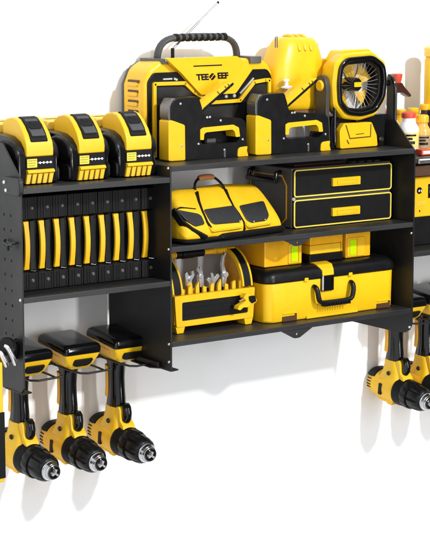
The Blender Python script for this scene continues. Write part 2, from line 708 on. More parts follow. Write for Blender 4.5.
# ------------------------------------------------------------------ drills hanging upside down
LDL = ['yellow and black drill hanging in the left bay nearest the perforated left panel',
       'yellow and black drill hanging in the middle of the left bay',
       'yellow and black drill hanging in the left bay, rightmost, beside the plain black panel']
RDL = ['yellow and black drill hanging directly below the right panel corner of the middle bay',
       'yellow and black drill cut off by the right edge of the photo',
       'yellow and black drill hanging last in the right bay']


def drill():
    """built at x = 0, seen from the front its chuck points at the viewer; upside down, battery on top"""
    t = thing('cordless_drill', LDL[0], 'drill', (0, -.06, -.02), 'drills hanging upside down under the shelves')
    q = -.0175                                       # length of the grip
    za = -.105 + q                                   # axis of the body
    # battery on top
    bt = MB()
    lo = []
    for hw, y0, y1, z, r in ((.0220, -.092, -.022, .0265, .009), (.0290, -.100, -.014, .036, .008), (.0365, -.105, -.008, .054, .007), (.0372, -.106, -.007, .061, .006)):
        lo.append([(a, b, z) for a, b in rrect(-hw, y0, hw, y1, r)])
    bt.loft(lo)
    b = bt.build('battery', YEL, t, bevel=.002)
    m = MB()
    lo = []
    for e, z, r in ((0.0004, .058, .006), (.0012, .060, .007), (.0012, .067, .008), (-.0006, .0715, .008), (-.005, .0745, .006), (-.011, .0752, .004)):
        lo.append([(a, c, z) for a, c in rrect(-.0372 - e, -.106 - e, .0372 + e, -.007 + e, r)])
    m.loft(lo)
    m.build('battery_top', BLKG, b)
    m = MB()
    f = frame((0, -.0965, .0280), (1, 0, 0), (0, -.0095, .0275))
    m.prism(f, rounded([(-.0165, .0220), (.0215, .0220), (.0175, .0115), (.0110, .0080), (-.0115, .0080), (-.0185, .0115)], .003), -.008, .0036)
    m.build('battery_badge', BLKM, b, bevel=.0008)
    m = MB()
    for s in (-1, 1):
        m.prism(frame((s*.0322, -.055, .046), (0, s*1, 0), (s*.0075, 0, .018)), rrect(-.035, -.004, .03, .006, .003), -.003, .0022)
    m.each('battery_clip', ORG, b, bevel=.0008)
    # handle
    m = MB()
    lo = []
    for z, y, ry, rx in ((.030, -.055, .030, .021), (.022, -.056, .024, .018), (.012, -.057, .0195, .0155), (-.010, -.059, .0180, .0145),
                         (-.032, -.062, .0185, .0145), (-.050, -.064, .0205, .0155), (-.074, -.064, .023, .0165)):
        lo.append([(a, c, z) for a, c in ellipse(0, y, rx, ry, 24)])
    m.loft(lo)
    m.build('handle', BLKG, t)
    m = MB()
    lo = []
    for z, yb in ((.008, -.0378), (-.010, -.0410), (-.032, -.0435), (-.050, -.0435)):
        lo.append([(-.0148, yb - .013, z), (-.0156, yb - .010, z), (-.0118, yb + .0012, z), (-.004, yb + .0048, z), (.006, yb + .0020, z), (.007, yb - .006, z)])
    m.loft(lo)
    m.build('grip_seam', ORG, t, bevel=.0004)
    # yellow motor body + neck
    m = MB()
    prof = [(.012, .0), (.022, .001), (.0265, .004), (.029, .010), (.030, .022), (.0302, .05), (.0298, .070), (.0285, .083)]
    m.lathe(prof, (0, -.012, za), (0, -1, 0), 40)
    bd = m.build('motor_body', YELS, t)
    m = MB()
    lo = []
    for z, y0, y1, hx in ((-.046, -.085, -.045, .0166), (-.058, -.091, -.046, .0172), (-.070, -.096, -.044, .0186), (-.080, -.0995, -.041, .0215), (-.092, -.1, -.038, .0258), (-.105, -.098, -.038, .0280)):
        lo.append([(a, c, z + q) for a, c in rrect(-hx, y0, hx, y1, .012)])
    m.loft(lo)
    m.build('neck', YEL, t, bevel=.002)
    # trigger guard and trigger
    m = MB()
    f = fr_x(-.013)
    m.prism(f, rounded([(c, d + q) for c, d in [(-.080, -.078), (-.080, -.046), (-.090, -.040), (-.095, -.046), (-.099, -.066), (-.110, -.074), (-.112, -.082), (-.095, -.092), (-.080, -.092)]], .004), 0, -.026)
    m.build('front_housing', YEL, t, bevel=.002)
    m = MB()
    lo = []
    for y, z, r in ((-.096, -.071, .0085), (-.101, -.062, .0095), (-.101, -.050, .0098), (-.098, -.040, .0085), (-.093, -.036, .006)):
        lo.append([(a, c, z + q) for a, c in ellipse(0, y, .0085, r, 16)])
    m.loft(lo)
    m.build('trigger', BLKG, t)
    m = MB()
    m.lathe([(.0001, .003), (.0035, .003), (.0045, .0015), (.0045, 0)], (-.0205, -.072, -.072 + q), (-1, 0, 0), 14)
    m.build('direction_button', BLK, t)
    # rear cap and vents
    m = MB()
    lo = []
    for y, r in ((-.008, .016), (-.0095, .0268), (-.020, .0312), (-.034, .0314), (-.036, .030)):
        lo.append([(r*math.cos(R(a))*1.0, y, za + r*math.sin(R(a))) for a in range(35, 150, 6)] + [(-.008, y, za+.010), (.008, y, za+.010)])
    m.loft(lo)
    m.build('rear_cap', BLKM, t, bevel=.0008)
    m = MB()
    for k in range(7):
        a = R(125 + 12*k)
        c, s = math.cos(a), math.sin(a)
        fr = frame((c*.0275, -.0235, za + s*.0275), (0, -1, 0), (-s, 0, c))
        m.prism(fr, rrect(-.006, -.0011, .006, .0011, .001), .0, -.0026)
    m.each('vent_slot', BLKM, bd)
    m = MB()
    fr = frame((-.0298, -.062, za - .002), (0, -1, 0), (0, 0, 1))
    m.prism(fr, rrect(-.006, -.013, .003, .011, .002), .0015, -.0022)
    m.build('side_window', BLKM, bd, bevel=.0006)
    m = MB()
    m.box(-.012, .010, -.082, -.034, za - .034, za - .027)
    m.box(-.008, .006, -.075, -.06, za - .038, za - .0345)
    m.each('belly_rib', YELS, t, bevel=.002)
    # gearbox collar, clutch ring, chuck
    ax = (0, -.012, za)
    m = MB().lathe([(.018, .080), (.0285, .081), (.0302, .083), (.0302, .090), (.0290, .0925), (.0288, .1015), (.0278, .103)], ax, (0, -1, 0), 40)
    m.build('gearbox_collar', BLKM, t)
    m = MB().lathe([(.020, .1025), (.0275, .103), (.0288, .106), (.0288, .119), (.0275, .1215), (.020, .122)], ax, (0, -1, 0), 48, ribs=(.105, .120, 4, .92))
    m.build('clutch_ring', BLK, t)
    m = MB().lathe([(.018, .1215), (.0250, .122), (.0258, .1245), (.0252, .141), (.0238, .149), (.0205, .1545), (.0180, .1565), (.0120, .157)], ax, (0, -1, 0), 48, ribs=(.124, .150, 6, .88))
    ck = m.build('chuck', BLK, t)
    m = MB().lathe([(.012, .1555), (.0178, .1568), (.0180, .1592), (.0172, .1600), (.0168, .1612), (.0148, .1658), (.0140, .1662), (.0134, .1690), (.0118, .1698), (.0108, .166), (.003, .164)], ax, (0, -1, 0), 40)
    m.build('chuck_nose', mat('dark_chrome', (.50, .50, .51), .2, metal=1, var=.1, rvar=.08), ck)
    m = MB().lathe([(.0112, .1640), (.0122, .1700), (.0118, .1722), (.0094, .1732), (.0084, .1715), (.0072, .1680), (.001, .166)], ax, (0, -1, 0), 36)
    m.build('chuck_ring', BLKG, ck)
    m = MB()
    for k in range(3):
        a = R(80 + 120*k)
        c, s = math.cos(a), math.sin(a)
        fr = frame((c*.0036, -.180, za + s*.0036), (c, 0, s), (-s, 0, c))
        m.prism(fr, rounded([(-.0032, -.0010), (.0034, -.0020), (.0034, .0020), (-.0032, .0010)], .0005), -.006, .0080)
    m.each('chuck_jaw', SIL, ck, bevel=.0004)
    return t


d0 = drill()
for i, x in enumerate(LX + RX):
    o = d0 if i == 0 else copy_tree(d0)
    o.location = (x, -.06, -.02)
    o.rotation_euler = (R(6.5), 0, R(random.uniform(-2, 2)))
    o['label'] = (LDL + RDL)[i]

# ------------------------------------------------------------------ radio
YR = -.085
radio = thing('jobsite_radio', 'big yellow and black jobsite radio with grey carry handle and raised antenna', 'radio', (.475, -.05, A1))
zb = A1 + .0006
m = MB()
out = [(.326, zb), (.326, .520), (.338, .548), (.362, .563), (.590, .563), (.610, .552), (.620, .535), (.620, zb)]
m.prism(fr_y(-.012), out, 0, .070)
m.build('cabinet', YEL, radio, bevel=.009, seg=4)
MB().prism(fr_y(-.0115), inset(out, .003), 0, -.007).build('bounce_shield', GREYP, radio, bevel=.002)  # unseen grey back, added to keep yellow bounce off the wall
m = MB()
m.prism(fr_y(-.080), rounded([(.334, zb+.001), (.334, .526), (.346, .542), (.604, .542), (.614, .53), (.614, zb+.001)], .006), 0, .005)
m.build('front_plate', BLK, radio, bevel=.0015)
# yellow inner frame line
base = [(153.5, 84), (184, 83), (193, 92), (210, 102.5), (239, 100.5), (253, 82), (264, 80), (272, 79)]
top = XZ(YR, base[:-1])
line = [(top[0][0], zb + .004)] + top + [(.606, top[-1][1]), (.606, zb + .004)]
m = MB()
f = fr_y(-.085)
for a, b in zip(line[:-1], line[1:]):
    dv = (Vector(b) - Vector(a)).normalized()
    n = Vector((-dv.y, dv.x))*.0034
    e = dv*.0015
    A, B = Vector(a) - e, Vector(b) + e
    m.prism(f, [tuple(A - n), tuple(B - n), tuple(B + n), tuple(A + n)], -.001, .0055)
m.build('frame_trim', YEL, radio, bevel=.0008)
# speakers
spk = rounded([(line[1][0] + .006, zb + .004), (line[1][0] + .006, line[1][1] - .006), (line[2][0] - .004, line[2][1] - .006), (line[4][0], line[4][1] - .008),
               (line[5][0] + .001, line[5][1] - .008), (line[6][0] + .004, line[6][1] - .006), (.600, line[7][1] - .006), (.600, zb + .004)], .004)
MB().prism(f, spk, -.001, .0015).build('speaker_grille', GRILL, radio)
m = MB()
for cx in (.385, .575):
    m.prism(f, ellipse(cx, .447, .03, .05, 32), .0016, .0024)
m.each('speaker_cone', GLS, radio)
# top hex panel
hexa = XZ(-.095, [(166, 58.5), (237, 56), (253, 68.5), (235.5, 93.5), (201, 95), (182, 74)])
m = MB()
m.prism(f, rounded(hexa, .004), -.002, .011)
hp = m.build('control_panel', YEL, radio, bevel=.002, seg=3)
fh = fr_y(-.0961)
m = MB()
q = XZ(-.096, [(193.5, 65.6), (222, 64.4), (222, 65.6), (193.5, 66.8)])
m.prism(fh, q, 0, .0004)
m.build('panel_slot', BLK, hp)
# logo marks: block lettering either side of a slashed disc
m = MB()
def q4(u0, v0, u1, v1, sk=0):
    return XZ(-.096, [(u0, v0), (u1, v0 - .07*(u1-u0)), (u1 + sk, v1 - .07*(u1-u0)), (u0 + sk, v1)])
for word, u0 in (('TEE', 202.6), ('EEF', 222.8)):
    (xw, zw), = XZ(-.096, [(u0, 77.4 - .075*(u0 - 202.6))])
    mapped(m, text_mesh(word, .0150, .0002), lambda a, b, d: (xw + a*1.12 - b*.1, -.0963 - d, zw + b))
cx, cz = XZ(-.096, [(212.3, 76.6)])[0]
m.prism(fh, [(cx - .0075, cz + .0005), (cx - .001, cz + .0065), (cx + .004, cz + .0055), (cx - .005, cz - .004)], 0, .0004)
m.prism(fh, [(cx + .0075, cz - .0005), (cx + .001, cz - .0065), (cx - .004, cz - .0055), (cx + .005, cz + .004)], 0, .0004)
m.build('logo', BLK, hp)
m = MB()
for u, v in ((226, 96.2), (234.2, 95.7)):
    x, z = XZ(-.086, [(u, v)])[0]
    m.lathe([(.0001, .003), (.003, .0028), (.0038, .001), (.0038, 0)], (x, -.0852, z), (0, -1, 0), 14)
m.each('panel_knob', SIL, radio)
m = MB()
for pts in ([(163, 78.4), (172, 78.0), (172, 79.6), (163, 80)], [(174, 77.5), (177.5, 79), (177, 81), (173.6, 79.6)], [(239.5, 93), (253, 77.5), (254, 78.4), (240.5, 94)]):
    m.prism(fr_y(-.0851), XZ(-.086, pts), 0, .002)
m.each('trim_bit', SIL, radio)
# corner shoulders (grey) and vents
m = MB()
m.prism(fr_z(.5634), rounded([(.366, -.087), (.398, -.087), (.390, -.02), (.358, -.02)], .004), -.006, .0030)
m.prism(fr_z(.5634), rounded([(.562, -.087), (.590, -.087), (.592, -.02), (.568, -.02)], .004), -.010, .0025)
m.each('shoulder_pad', GREYP, radio, bevel=.002)
m = MB()
m.prism(fr_y(-.0886), rrect(.369, .5622, .395, .5648, .001), 0, .0012)
m.build('pad_strip', SIL, radio)
m = MB()
for z in (.418, .436, .454, .472, .490, .508, .526):
    m.prism(fr_x(.3258), rrect(-.066, z - .0026, -.032, z + .0026, .002), -.004, .0006)
m.each('side_vent', mat_gap, radio)
m = MB()
for z in (.445, .463, .481, .499, .517):
    m.prism(fr_x(.326), rrect(-.064, z, -.030, z + .0075, .003), -.004, .0022)
m.each('side_rib', YEL, radio, bevel=.001)
# handle
hp_ = [(.378, -.05, .562), (.378, -.05, .574), (.383, -.052, .590), (.396, -.054, .600), (.415, -.055, .6035), (.46, -.055, .6045), (.51, -.055, .604),
       (.537, -.054, .600), (.552, -.052, .589), (.558, -.05, .574), (.558, -.05, .562)]
m = MB().tube(hp_, [.0088, .0084, .0082, .0082, .0084, .0088, .0084, .0082, .0082, .0086, .009], 16, flat=.75)
hd = m.build('carry_handle', GRYP, radio, subsurf=1)
m = MB()
for k in range(9):
    x = .412 + k*.0135
    m.tube([(x, -.055, .6025), (x + .0075, -.055, .6028)], .0094, 14, flat=.8)
m.build('handle_ridge', BLKM, hd, bevel=.001)
m = MB()
q0 = P(172.6, 49.2, y=-.045)
m.cyl((q0.x, q0.y, .560), (q0.x, q0.y, q0.z + .002), .0034)
m.build('antenna_socket', BLK, radio)
a0, a1 = P(181, 40, y=-.045), P(218, 2.5, y=-.045)
a00 = q0
m = MB().tube([a00, a0, a0 + (a1-a0)*.5, a0 + (a1-a0)*.5, a1], [.0021, .0021, .0021, .0016, .0015], 10)
an = m.build('antenna', mat('dull_steel', (.20, .20, .20), .35, metal=.8), radio)
MB().sphere(a1, .0026).build('antenna_tip', BLK, an)

# ------------------------------------------------------------------ staple guns
SL = ['black staple gun with yellow lever in front of the left half of the radio',
      'black staple gun with yellow lever between the radio and the fan']


def stapler(y0):
    t = thing('staple_gun', SL[0], 'staple gun', P(168, 161, y=y0 + .014), 'staple guns on the top middle shelf')
    th = .028
    f = fr_y(y0 + th)
    z0 = A1 + .0006
    x0 = P(168, 161, y=y0).x

    def q(pts):                # survey of the front face
        return [(a, max(b, z0)) for a, b in XZ(y0, pts)]
    # main black body with a window
    outer = rounded(q([(182.5, 161), (182.5, 104), (186, 98.5), (198.5, 97), (203, 113), (205.5, 116.5), (241.5, 118.2), (245.6, 122), (247.5, 157), (236, 160)]), .004)
    win = rounded(q([(200.5, 130), (203, 128.4), (233, 125.2), (238.4, 128), (239.6, 139), (236.5, 142.5), (203, 144.4), (200.5, 142)]), .003)
    m = MB()
    mapped(m, flat_curve([outer, win], th/2 - .0002), lambda a, b, d: (a, y0 + th/2 + d, b))
    bd = m.build('body', BLK, t, bevel=.0016, seg=3)
    # thicker head
    m = MB()
    m.prism(f, rounded(q([(170.5, 122), (170.5, 106), (174, 99.2), (184, 97.6), (198, 96.6), (201.5, 108), (203, 117), (198, 128), (197, 160), (182, 161.2), (182, 124.5)]), .005), 0, th + .0028)
    m.build('head', BLK, t, bevel=.003, seg=3)
    m = MB()
    m.prism(f, rounded(q([(168.2, 120), (168.2, 106.5), (172.4, 98.4), (176, 98.2), (176, 122)]), .004), .001, th)
    m.build('nose_plate', mat_satin, t, bevel=.0026, seg=3)
    m = MB()
    m.prism(f, rounded(q([(167.5, 160.6), (167.5, 120.5), (171, 120), (184.2, 124.8), (184.6, 160.2), (182, 161.4), (169.5, 161.4)]), .0035), .0005, th + .0038)
    m.build('front_guard', YEL, t, bevel=.0022, seg=3)
    # yellow liner round the window
    m = MB()
    m.prism(f, rounded(q([(200, 140), (200, 129.5), (203, 127.6), (233, 124.6), (238.6, 127.5), (239.8, 136.6), (235.6, 137), (234.4, 131.6), (232, 129.6), (206, 132.4), (204, 134), (203.6, 140)]), .0015), -.0005, th + .0012)
    m.build('grip_liner', YEL, t, bevel=.001)
    m = MB()
    m.prism(f, rounded(q([(237, 157.8), (237.5, 149.5), (239.5, 147.2), (247.2, 146), (246.2, 150.5), (248, 156.6)]), .003), -.0005, th + .0022)
    m.build('heel', YEL, t, bevel=.0014)
    # lever
    m = MB()
    m.prism(f, rounded(q([(200.6, 114.5), (201.5, 105), (198.6, 99), (204, 102), (229.5, 82.6), (235.5, 81.4), (235.0, 82.6), (205.4, 108.6), (203.6, 113.6)]), .0016), .007, th - .007)
    m.build('lever', YEL, t, bevel=.0016)
    m = MB()
    m.prism(f, q([(204.6, 109.8), (235.4, 82.6), (236.8, 83.8), (235.8, 85.6), (206.2, 111.6)]), .006, th - .008)
    m.build('lever_edge', BLK, t, bevel=.0006)
    m = MB()
    for u, v in ((226.5, 86.6), (229.6, 84.4), (219, 91.8)):
        m.prism(f, q([(u, v), (u + .7, v - .5), (u + 3.0, v + 2.2), (u + 2.3, v + 2.7)]), th - .008, th - .0064)
    m.build('lever_seam', mat_gap, t)
    # screws and rear linkage
    m = MB()
    for u, v in ((179.6, 103.8), (180.8, 145.4), (220.6, 120.6), (197.6, 144), (242.6, 139.5), (224.4, 150), (207, 117.5), (209.8, 117.2)):
        (x, z), = q([(u, v)])
        m.lathe([(.0001, .0018), (.0014, .0018), (.0024, .001), (.0026, 0)], (x, y0 - .0026 if u < 200 else y0, z), (0, -1, 0), 12)
    m.each('screw', ALU, t)
    m = MB()
    m.prism(f, q([(223.6, 150), (225.2, 149.8), (225.2, 157), (223.6, 157.2)]), th - .001, th + .0014)
    m.build('latch_slot', GREYP, t)
    return t


mat_satin = mat('satin_dark_metal', (.16, .16, .165), .3, metal=.7, var=.15)
st = stapler(-.140)
s2 = copy_tree(st)
dx = P(255, 154.5, y=-.140).x - P(168, 161, y=-.140).x
s2.location.x += dx
s2.rotation_euler.z = R(-.8)
s2['label'] = SL[1]

# dark pack seen through the first window / behind it on the shelf
t = thing('magnetic_bit_box', 'small dark box glimpsed through the window of the left staple gun', 'box', P(215, 146, y=-.106))
m = MB().box(P(204, 141, y=-.108).x, P(236, 141, y=-.108).x, -.110, -.094, A1 + .0006, .432)
m.build('box_body', BLKM, t, bevel=.002)
x, z = XZ(-.11, [(211, 140)])[0]
MB().prism(fr_y(-.1102), rrect(x - .010, z - .004, x + .010, z + .003, .001), 0, .001).build('box_label', GREYP, t)

# ------------------------------------------------------------------ domed yellow tool
dome = thing('domed_power_tool', 'yellow domed power tool with a ribbed crown behind the right staple gun', 'power tool', (.695, -.05, A1))
m = MB()
N = 40
cx = .690
secs = [(.458, .048, .034, .000), (.466, .056, .037, -.002), (.480, .0610, .039, -.003), (.505, .0655, .040, -.004), (.530, .0645, .040, -.003), (.552, .0590, .038, .000), (.572, .0525, .034, .002), (.588, .0455, .030, .003), (.5965, .0390, .025, .003), (.600, .030, .018, .003)]
lo = []
for z, rx, ry, ox in secs:
    lp = []
    for i in range(N):
        a = 2*math.pi*i/N
        c, s = math.cos(a), math.sin(a)
        p = 2/3.4
        lp.append((cx + ox + rx*math.copysign(abs(c)**p, c), -.052 + ry*math.copysign(abs(s)**p, s), z))
    lo.append(lp)
m.loft(lo)
m.build('domed_housing', YEL, dome, subsurf=1)
m = MB()
for ox in (-.014, .0, .014):
    lo = []
    pts = [(-.088, .572), (-.082, .585), (-.070, .598), (-.052, .6035), (-.03, .599)]
    m.tube([(cx + .004 + ox, y, z) for y, z in pts], [.0025, .0036, .004, .004, .003], 10)
m.each('crown_rib', YEL, dome, subsurf=1)
m = MB()
x, z = XZ(-.07, [(322, 66)])[0]
m.prism(fr_y(-.06), rounded([(x - .010, z + .012), (x + .008, z + .016), (x + .018, z + .004), (x + .012, z - .020), (x - .012, z - .012)], .006), 0, .02)
m.build('side_lug', YEL, dome, bevel=.003)
m = MB()
m.prism(fr_y(-.0805), rounded([(x - .004, z - .004), (x + .010, z - .003), (x + .006, z - .018), (x - .004, z - .014)], .002), 0, .004)
m.tube([P(316.6, 44, y=-.045), P(318.6, 54, y=-.055)], .0028)
m.each('switch', BLKM, dome, bevel=.0006)
m = MB()
p0, p1 = P(275.4, 37, y=-.085), P(275.2, 49, y=-.085)
m.tube([p0 + Vector((.0, 0, -.02)), p0, p0 + Vector((.004, 0, .001)), p0 + Vector((.0045, 0, -.02))], .0011, 8)
m.build('wire_loop', GREYP, dome)
m = MB()
zt = .462
m.prism(fr_y(-.02), rounded([(.66, .462), (.66, .44), (.70, .432), (.752, .440), (.756, .470), (.72, .476)], .005), 0, .055)
m.each('motor_base', BLK, dome, bevel=.003)
m = MB()
x0_, x1_ = P(293, 110, y=-.08).x, P(314, 110, y=-.08).x
m.box(x0_, x1_, -.085, -.03, .444, .461)
m.build('wooden_block', BRWN, dome, bevel=.001)
m = MB()
m.prism(fr_y(-.03), rounded([(.640, A1 + .0006), (.640, .404), (.66, .444), (.752, .444), (.772, .404), (.772, A1 + .0006)], .004), 0, .045)
m.build('shoe', WHT, dome, bevel=.002)
m = MB()
m.prism(fr_y(-.082), rounded(XZ(-.082, [(318, 100), (325, 84), (329, 86), (328, 112), (318, 116)]), .003), 0, .004)
m.build('blade_guard', SIL, dome, bevel=.001)
m = MB()
x, z = XZ(-.095, [(284, 82)])[0]
m.lathe([(.010, 0), (.0115, .003), (.004, .005), (.0035, .012), (.0065, .014), (.006, .017), (.001, .018)], (x + .004, -.098, z - .012), (-.1, 0, 1), 16)
m.build('wing_nut', WHT, dome)

# ------------------------------------------------------------------ fan
fan = thing('jobsite_fan', 'yellow octagonal jobsite fan tilting in a dark grey yoke on the top shelf', 'fan', (.80, -.09, A1))
YF = -.140
ctr = XZ(YF, [(361.5, 85)])[0]
cx, cz = ctr
oct_ = XZ(YF, [(338.5, 66), (345.5, 57.5), (372, 55), (383.5, 64), (385.5, 79), (383.5, 98), (375, 112), (360, 116.5), (346, 115), (337.5, 104), (336.5, 84)])
big = inset(oct_, -.0075)
big = [(a, b) for a, b in big]
back = [(cx + (a - cx)*.93, cz + (b - cz)*.93) for a, b in big]
rimo = rounded(oct_, .011, 5)
rimi = inset(rimo, .0085)
hole = inset(rimo, .003)
m = MB()
# housing shell: outer skin from back to front, open mouth
outer_r = rounded(big, .007, 5)
back_r = rounded(back, .007, 5)
L = lambda pts, y: [(a, y, b) for a, b in pts]
m.loft([L(hole, -.125), L(hole, YF), L(inset(outer_r, .0035), YF), L(outer_r, YF + .004), L(outer_r, -.118), L(back_r, -.100), L(inset(back_r, .012), -.078), L(inset(back_r, .02), -.079), L(inset(back_r, .022), -.090)], cap=False)
m.build('housing', YEL, fan, sharp=50, bevel=.0012)
m = MB()
pt = XZ(-.122, [(336, 60), (341, 50.5), (368, 49), (375.5, 58)])
m.prism(fr_y(-.090), rounded([pt[0], pt[1], pt[2], pt[3], (pt[3][0], pt[3][1] - .003), (pt[0][0], pt[0][1] - .003)], .004), 0, .036)
m.build('top_box', YEL, fan, bevel=.003)
m = MB()
m.ring(fr_y(YF), rimo, rimi, -.004, .0065)
m.build('front_rim', BLKG, fan, bevel=.0025, seg=3)
r2 = inset(rimo, .0085)
r3 = inset(rimo, .0145)
m = MB()
m.ring(fr_y(YF), r2, r3, -.012, -.001)
m.build('inner_ring', BLK, fan, bevel=.002)
m = MB()
lin = inset(rimo, .0045)
m.loft([L(lin, -.139), L(lin, -.0945), L(inset(lin, .0015), -.0945), L(inset(lin, .0015), -.139)], cap=False, closed=True)
m.build('mouth_liner', BLK, fan)
# back plate and blades
m = MB()
m.prism(fr_y(-.0935), inset(rimo, .004), 0, .002)
m.build('back_screen', mat('pale_screen', (.72, .72, .70), .5, var=.2, vscale=300), fan)
m = MB()
for k in range(5):
    a0 = R(72*k + 15)
    lo = []
    for i in range(7):
        s = i/6
        r = .010 + .036*s
        wd = R(14 + 8*s)
        a = a0 + .35*s
        pa = (cx + r*math.cos(a - wd)*1.08, -.112, cz + r*math.sin(a - wd))
        pb = (cx + r*math.cos(a)*1.08, -.104, cz + r*math.sin(a))
        pc = (cx + r*math.cos(a + wd)*1.08, -.100, cz + r*math.sin(a + wd))
        lo.append([pa, pb, pc, (pc[0], pc[1] + .0015, pc[2]), (pb[0], pb[1] + .0015, pb[2]), (pa[0], pa[1] + .0015, pa[2])])
    m.loft(lo)
m.each('fan_blade', YELS, fan)
m = MB()
m.lathe([(.001, .006), (.0115, .006), (.0135, .003), (.0135, -.03)], (cx, -.122, cz), (0, -1, 0), 24)
m.build('hub', BLK, fan)
m = MB().prism(fr_y(-.1282), rrect(cx - .0085, cz - .0042, cx + .0095, cz + .0048, .001), 0, .001)
m.build('hub_label', YEL, fan)
m = MB()
ri = inset(rimo, .012)
NR = 30
for k in range(NR):
    a = 2*math.pi*k/NR
    dv = Vector((math.cos(a), math.sin(a)))
    # radius of the mouth in this direction
    best = .055
    for i in range(len(ri)):
        p, q_ = Vector(ri[i]) - Vector(ctr), Vector(ri[(i+1) % len(ri)]) - Vector(ctr)
        den = dv.x*(q_-p).y - dv.y*(q_-p).x
        if abs(den) > 1e-9:
            tt = (p.x*(q_-p).y - p.y*(q_-p).x)/den
            uu = (p.x*dv.y - p.y*dv.x)/den
            if tt > 0 and -.001 <= uu <= 1.001:
                best = tt
    b2 = a + .12
    m.tube([(cx + .012*math.cos(b2), -.127, cz + .012*math.sin(b2)), (cx + dv.x*best*.6, -.134, cz + dv.y*best*.6), (cx + dv.x*best, -.136, cz + dv.y*best)], (.0004), 5)
for rr in (.4, .72):
    pass
m.build('guard_wire', ALU, fan)
# yoke
m = MB()
fx = XZ(-.125, [(327.5, 90)])[0]
for s, xx in ((0, (P(325, 90, y=-.11).x - .010) - .004), (1, P(388, 84, y=-.11).x - .002)):
    f_ = fr_x(xx)
    zt = cz + .008
    m.prism(f_, rounded([(-.135, A1 + .0006), (-.130, zt - .06), (-.132, zt - .01), (-.126, zt + .008), (-.114, zt + .014), (-.100, zt + .008), (-.094, zt - .01), (-.098, zt - .06), (-.07, A1 + .0006)] if s == 0 else [(-.128, A1 + .0006), (-.126, zt - .06), (-.128, zt - .01), (-.122, zt + .006), (-.112, zt + .010), (-.108, zt + .004), (-.108, zt - .01), (-.108, zt - .06), (-.108, A1 + .0006)], .006), 0, -.009)
m.each('yoke', mat('dark_yoke', (.050, .046, .044), .36, var=.15, spec=.45), fan, bevel=.002)
m = MB()
m.lathe([(.001, .004), (.0085, .004), (.0105, .002), (.011, 0)], ((P(325, 90, y=-.11).x - .010) - .004, -.113, cz), (-1, 0, 0), 24)
m.build('pivot_cap', YEL, fan)
m = MB()
xl, xr = (P(325, 90, y=-.11).x - .010) + .004, P(388, 84, y=-.11).x
m.tube([(xl, -.113, cz), (xl + .03, -.113, cz)], .006, 14)
m.tube([(xr, -.113, cz), (xr - .03, -.113, cz)], .006, 14)
m.each('pivot_shaft', BLK, fan)
# edge rails of the yoke, black with a bright side
m = MB()
for xx in (xl + .012, xr - .0):
    m.tube([(xx, -.134, A1 + .004), (xx - .002, -.134, A1 + .03), (xx, -.133, cz - .04), (xx, -.133, cz - .004), (xx - .002, -.126, cz + .012), (xx - .004, -.112, cz + .016)], .0036, 10)
m.each('yoke_rail', BLKG, fan, subsurf=1)
m = MB()
xm = (xl + xr)/2
m.prism(fr_y(-.06), rounded([(xl + .004, A1 + .0006), (xl + .004, A1 + .03), (xl + .016, A1 + .062), (xr - .010, A1 + .062), (xr, A1 + .03), (xr, A1 + .0006)], .005), 0, .062)
m.build('base_block', BLK, fan, bevel=.003)
pts = XZ(-.138, [(341, 149), (340.5, 131), (345, 123.5), (372.5, 122), (377.5, 135), (378.5, 146)])
m = MB()
m.prism(fr_y(-.122), rounded(pts, .004), 0, .014)
bp = m.build('base_cover', YEL, fan, bevel=.003, seg=3)
m = MB()
q = XZ(-.1365, [(346, 125), (350, 138.5), (370.5, 136.5), (371, 124)])
for a, b in zip(q[:-1], q[1:]):
    m.tube([(a[0], -.1362, a[1]), (b[0], -.1362, b[1])], .0011, 6)
q = XZ(-.1365, [(356, 134.4), (364, 133.4)])
m.tube([(q[0][0], -.1362, q[0][1]), (q[1][0], -.1362, q[1][1])], .0008, 6)
q = XZ(-.1365, [(347, 140), (349, 144)])
m.tube([(q[0][0], -.1362, q[0][1]), (q[1][0], -.1362, q[1][1])], .0011, 6)
m.build('cover_seam', mat_gap, bp)
m = MB()
m.cyl(P(356.5, 118.5, y=-.13), P(356.5, 122.5, y=-.13), .0035)
m.build('tilt_pin', BLK, fan)
m = MB()
m.lathe([(.001, .004), (.004, .004), (.005, 0)], P(381, 139, y=-.13), (0, -1, 0), 16)
m.build('rail_bolt', CHR, fan)

# ------------------------------------------------------------------ tool bag
bag = thing('tool_bag', 'yellow canvas tool bag with black pockets and a tan handle on the middle shelf', 'tool bag', (.46, -.13, B1))
bp0, bp1 = P(196, 246, z=B1), P(277, 233, z=B1)
bo = Vector((.331, -.204, B1 + .001))
bx = Vector((math.cos(R(8.5)), math.sin(R(8.5)), 0))
by = Vector((-bx.y, bx.x, 0))
LB = .262


def bpnt(a, b, c):
    return bo + bx*a + by*b + Vector((0, 0, c))


m = MB()
prof = [(.004, .003), (-.002, .010), (-.001, .024), (.008, .042), (.022, .062), (.036, .080), (.047, .090), (.058, .094), (.070, .091), (.082, .078), (.096, .050), (.104, .020), (.100, .003)]
lo = []
K = 17
for k in range(K):
    s = k/(K-1)
    e = abs(2*s - 1)
    squeeze = 1 - .12*e**8
    hh = 1 - .02*math.sin(9*s) - .10*e**10 - .05*s
    a = LB*s
    lp = []
    for b, c in prof:
        bb = .05 + (b - .05)*squeeze
        cc = c*hh
        aa = a + (.006 if s < .5 else -.026)*(c/.094)*e**3
        wob = .0014*math.sin(31*s + 40*c) + .0010*math.sin(51*s + 90*b)
        lp.append(tuple(bpnt(aa, bb + wob, cc + wob*.5)))
    lo.append(lp)
m.loft(lo)
m.build('bag_body', YELF, bag, subsurf=2, sharp=180)
m = MB()
m.loft([[tuple(bpnt(a, b, c)) for a, b in rrect(.002 + e, -.004 + e, LB - .004 - e, .104 - e, .02)] for c, e in ((.0, .006), (.002, .001), (.005, 0), (.008, .003))])
m.build('bag_base', BLKM, bag)
m = MB()
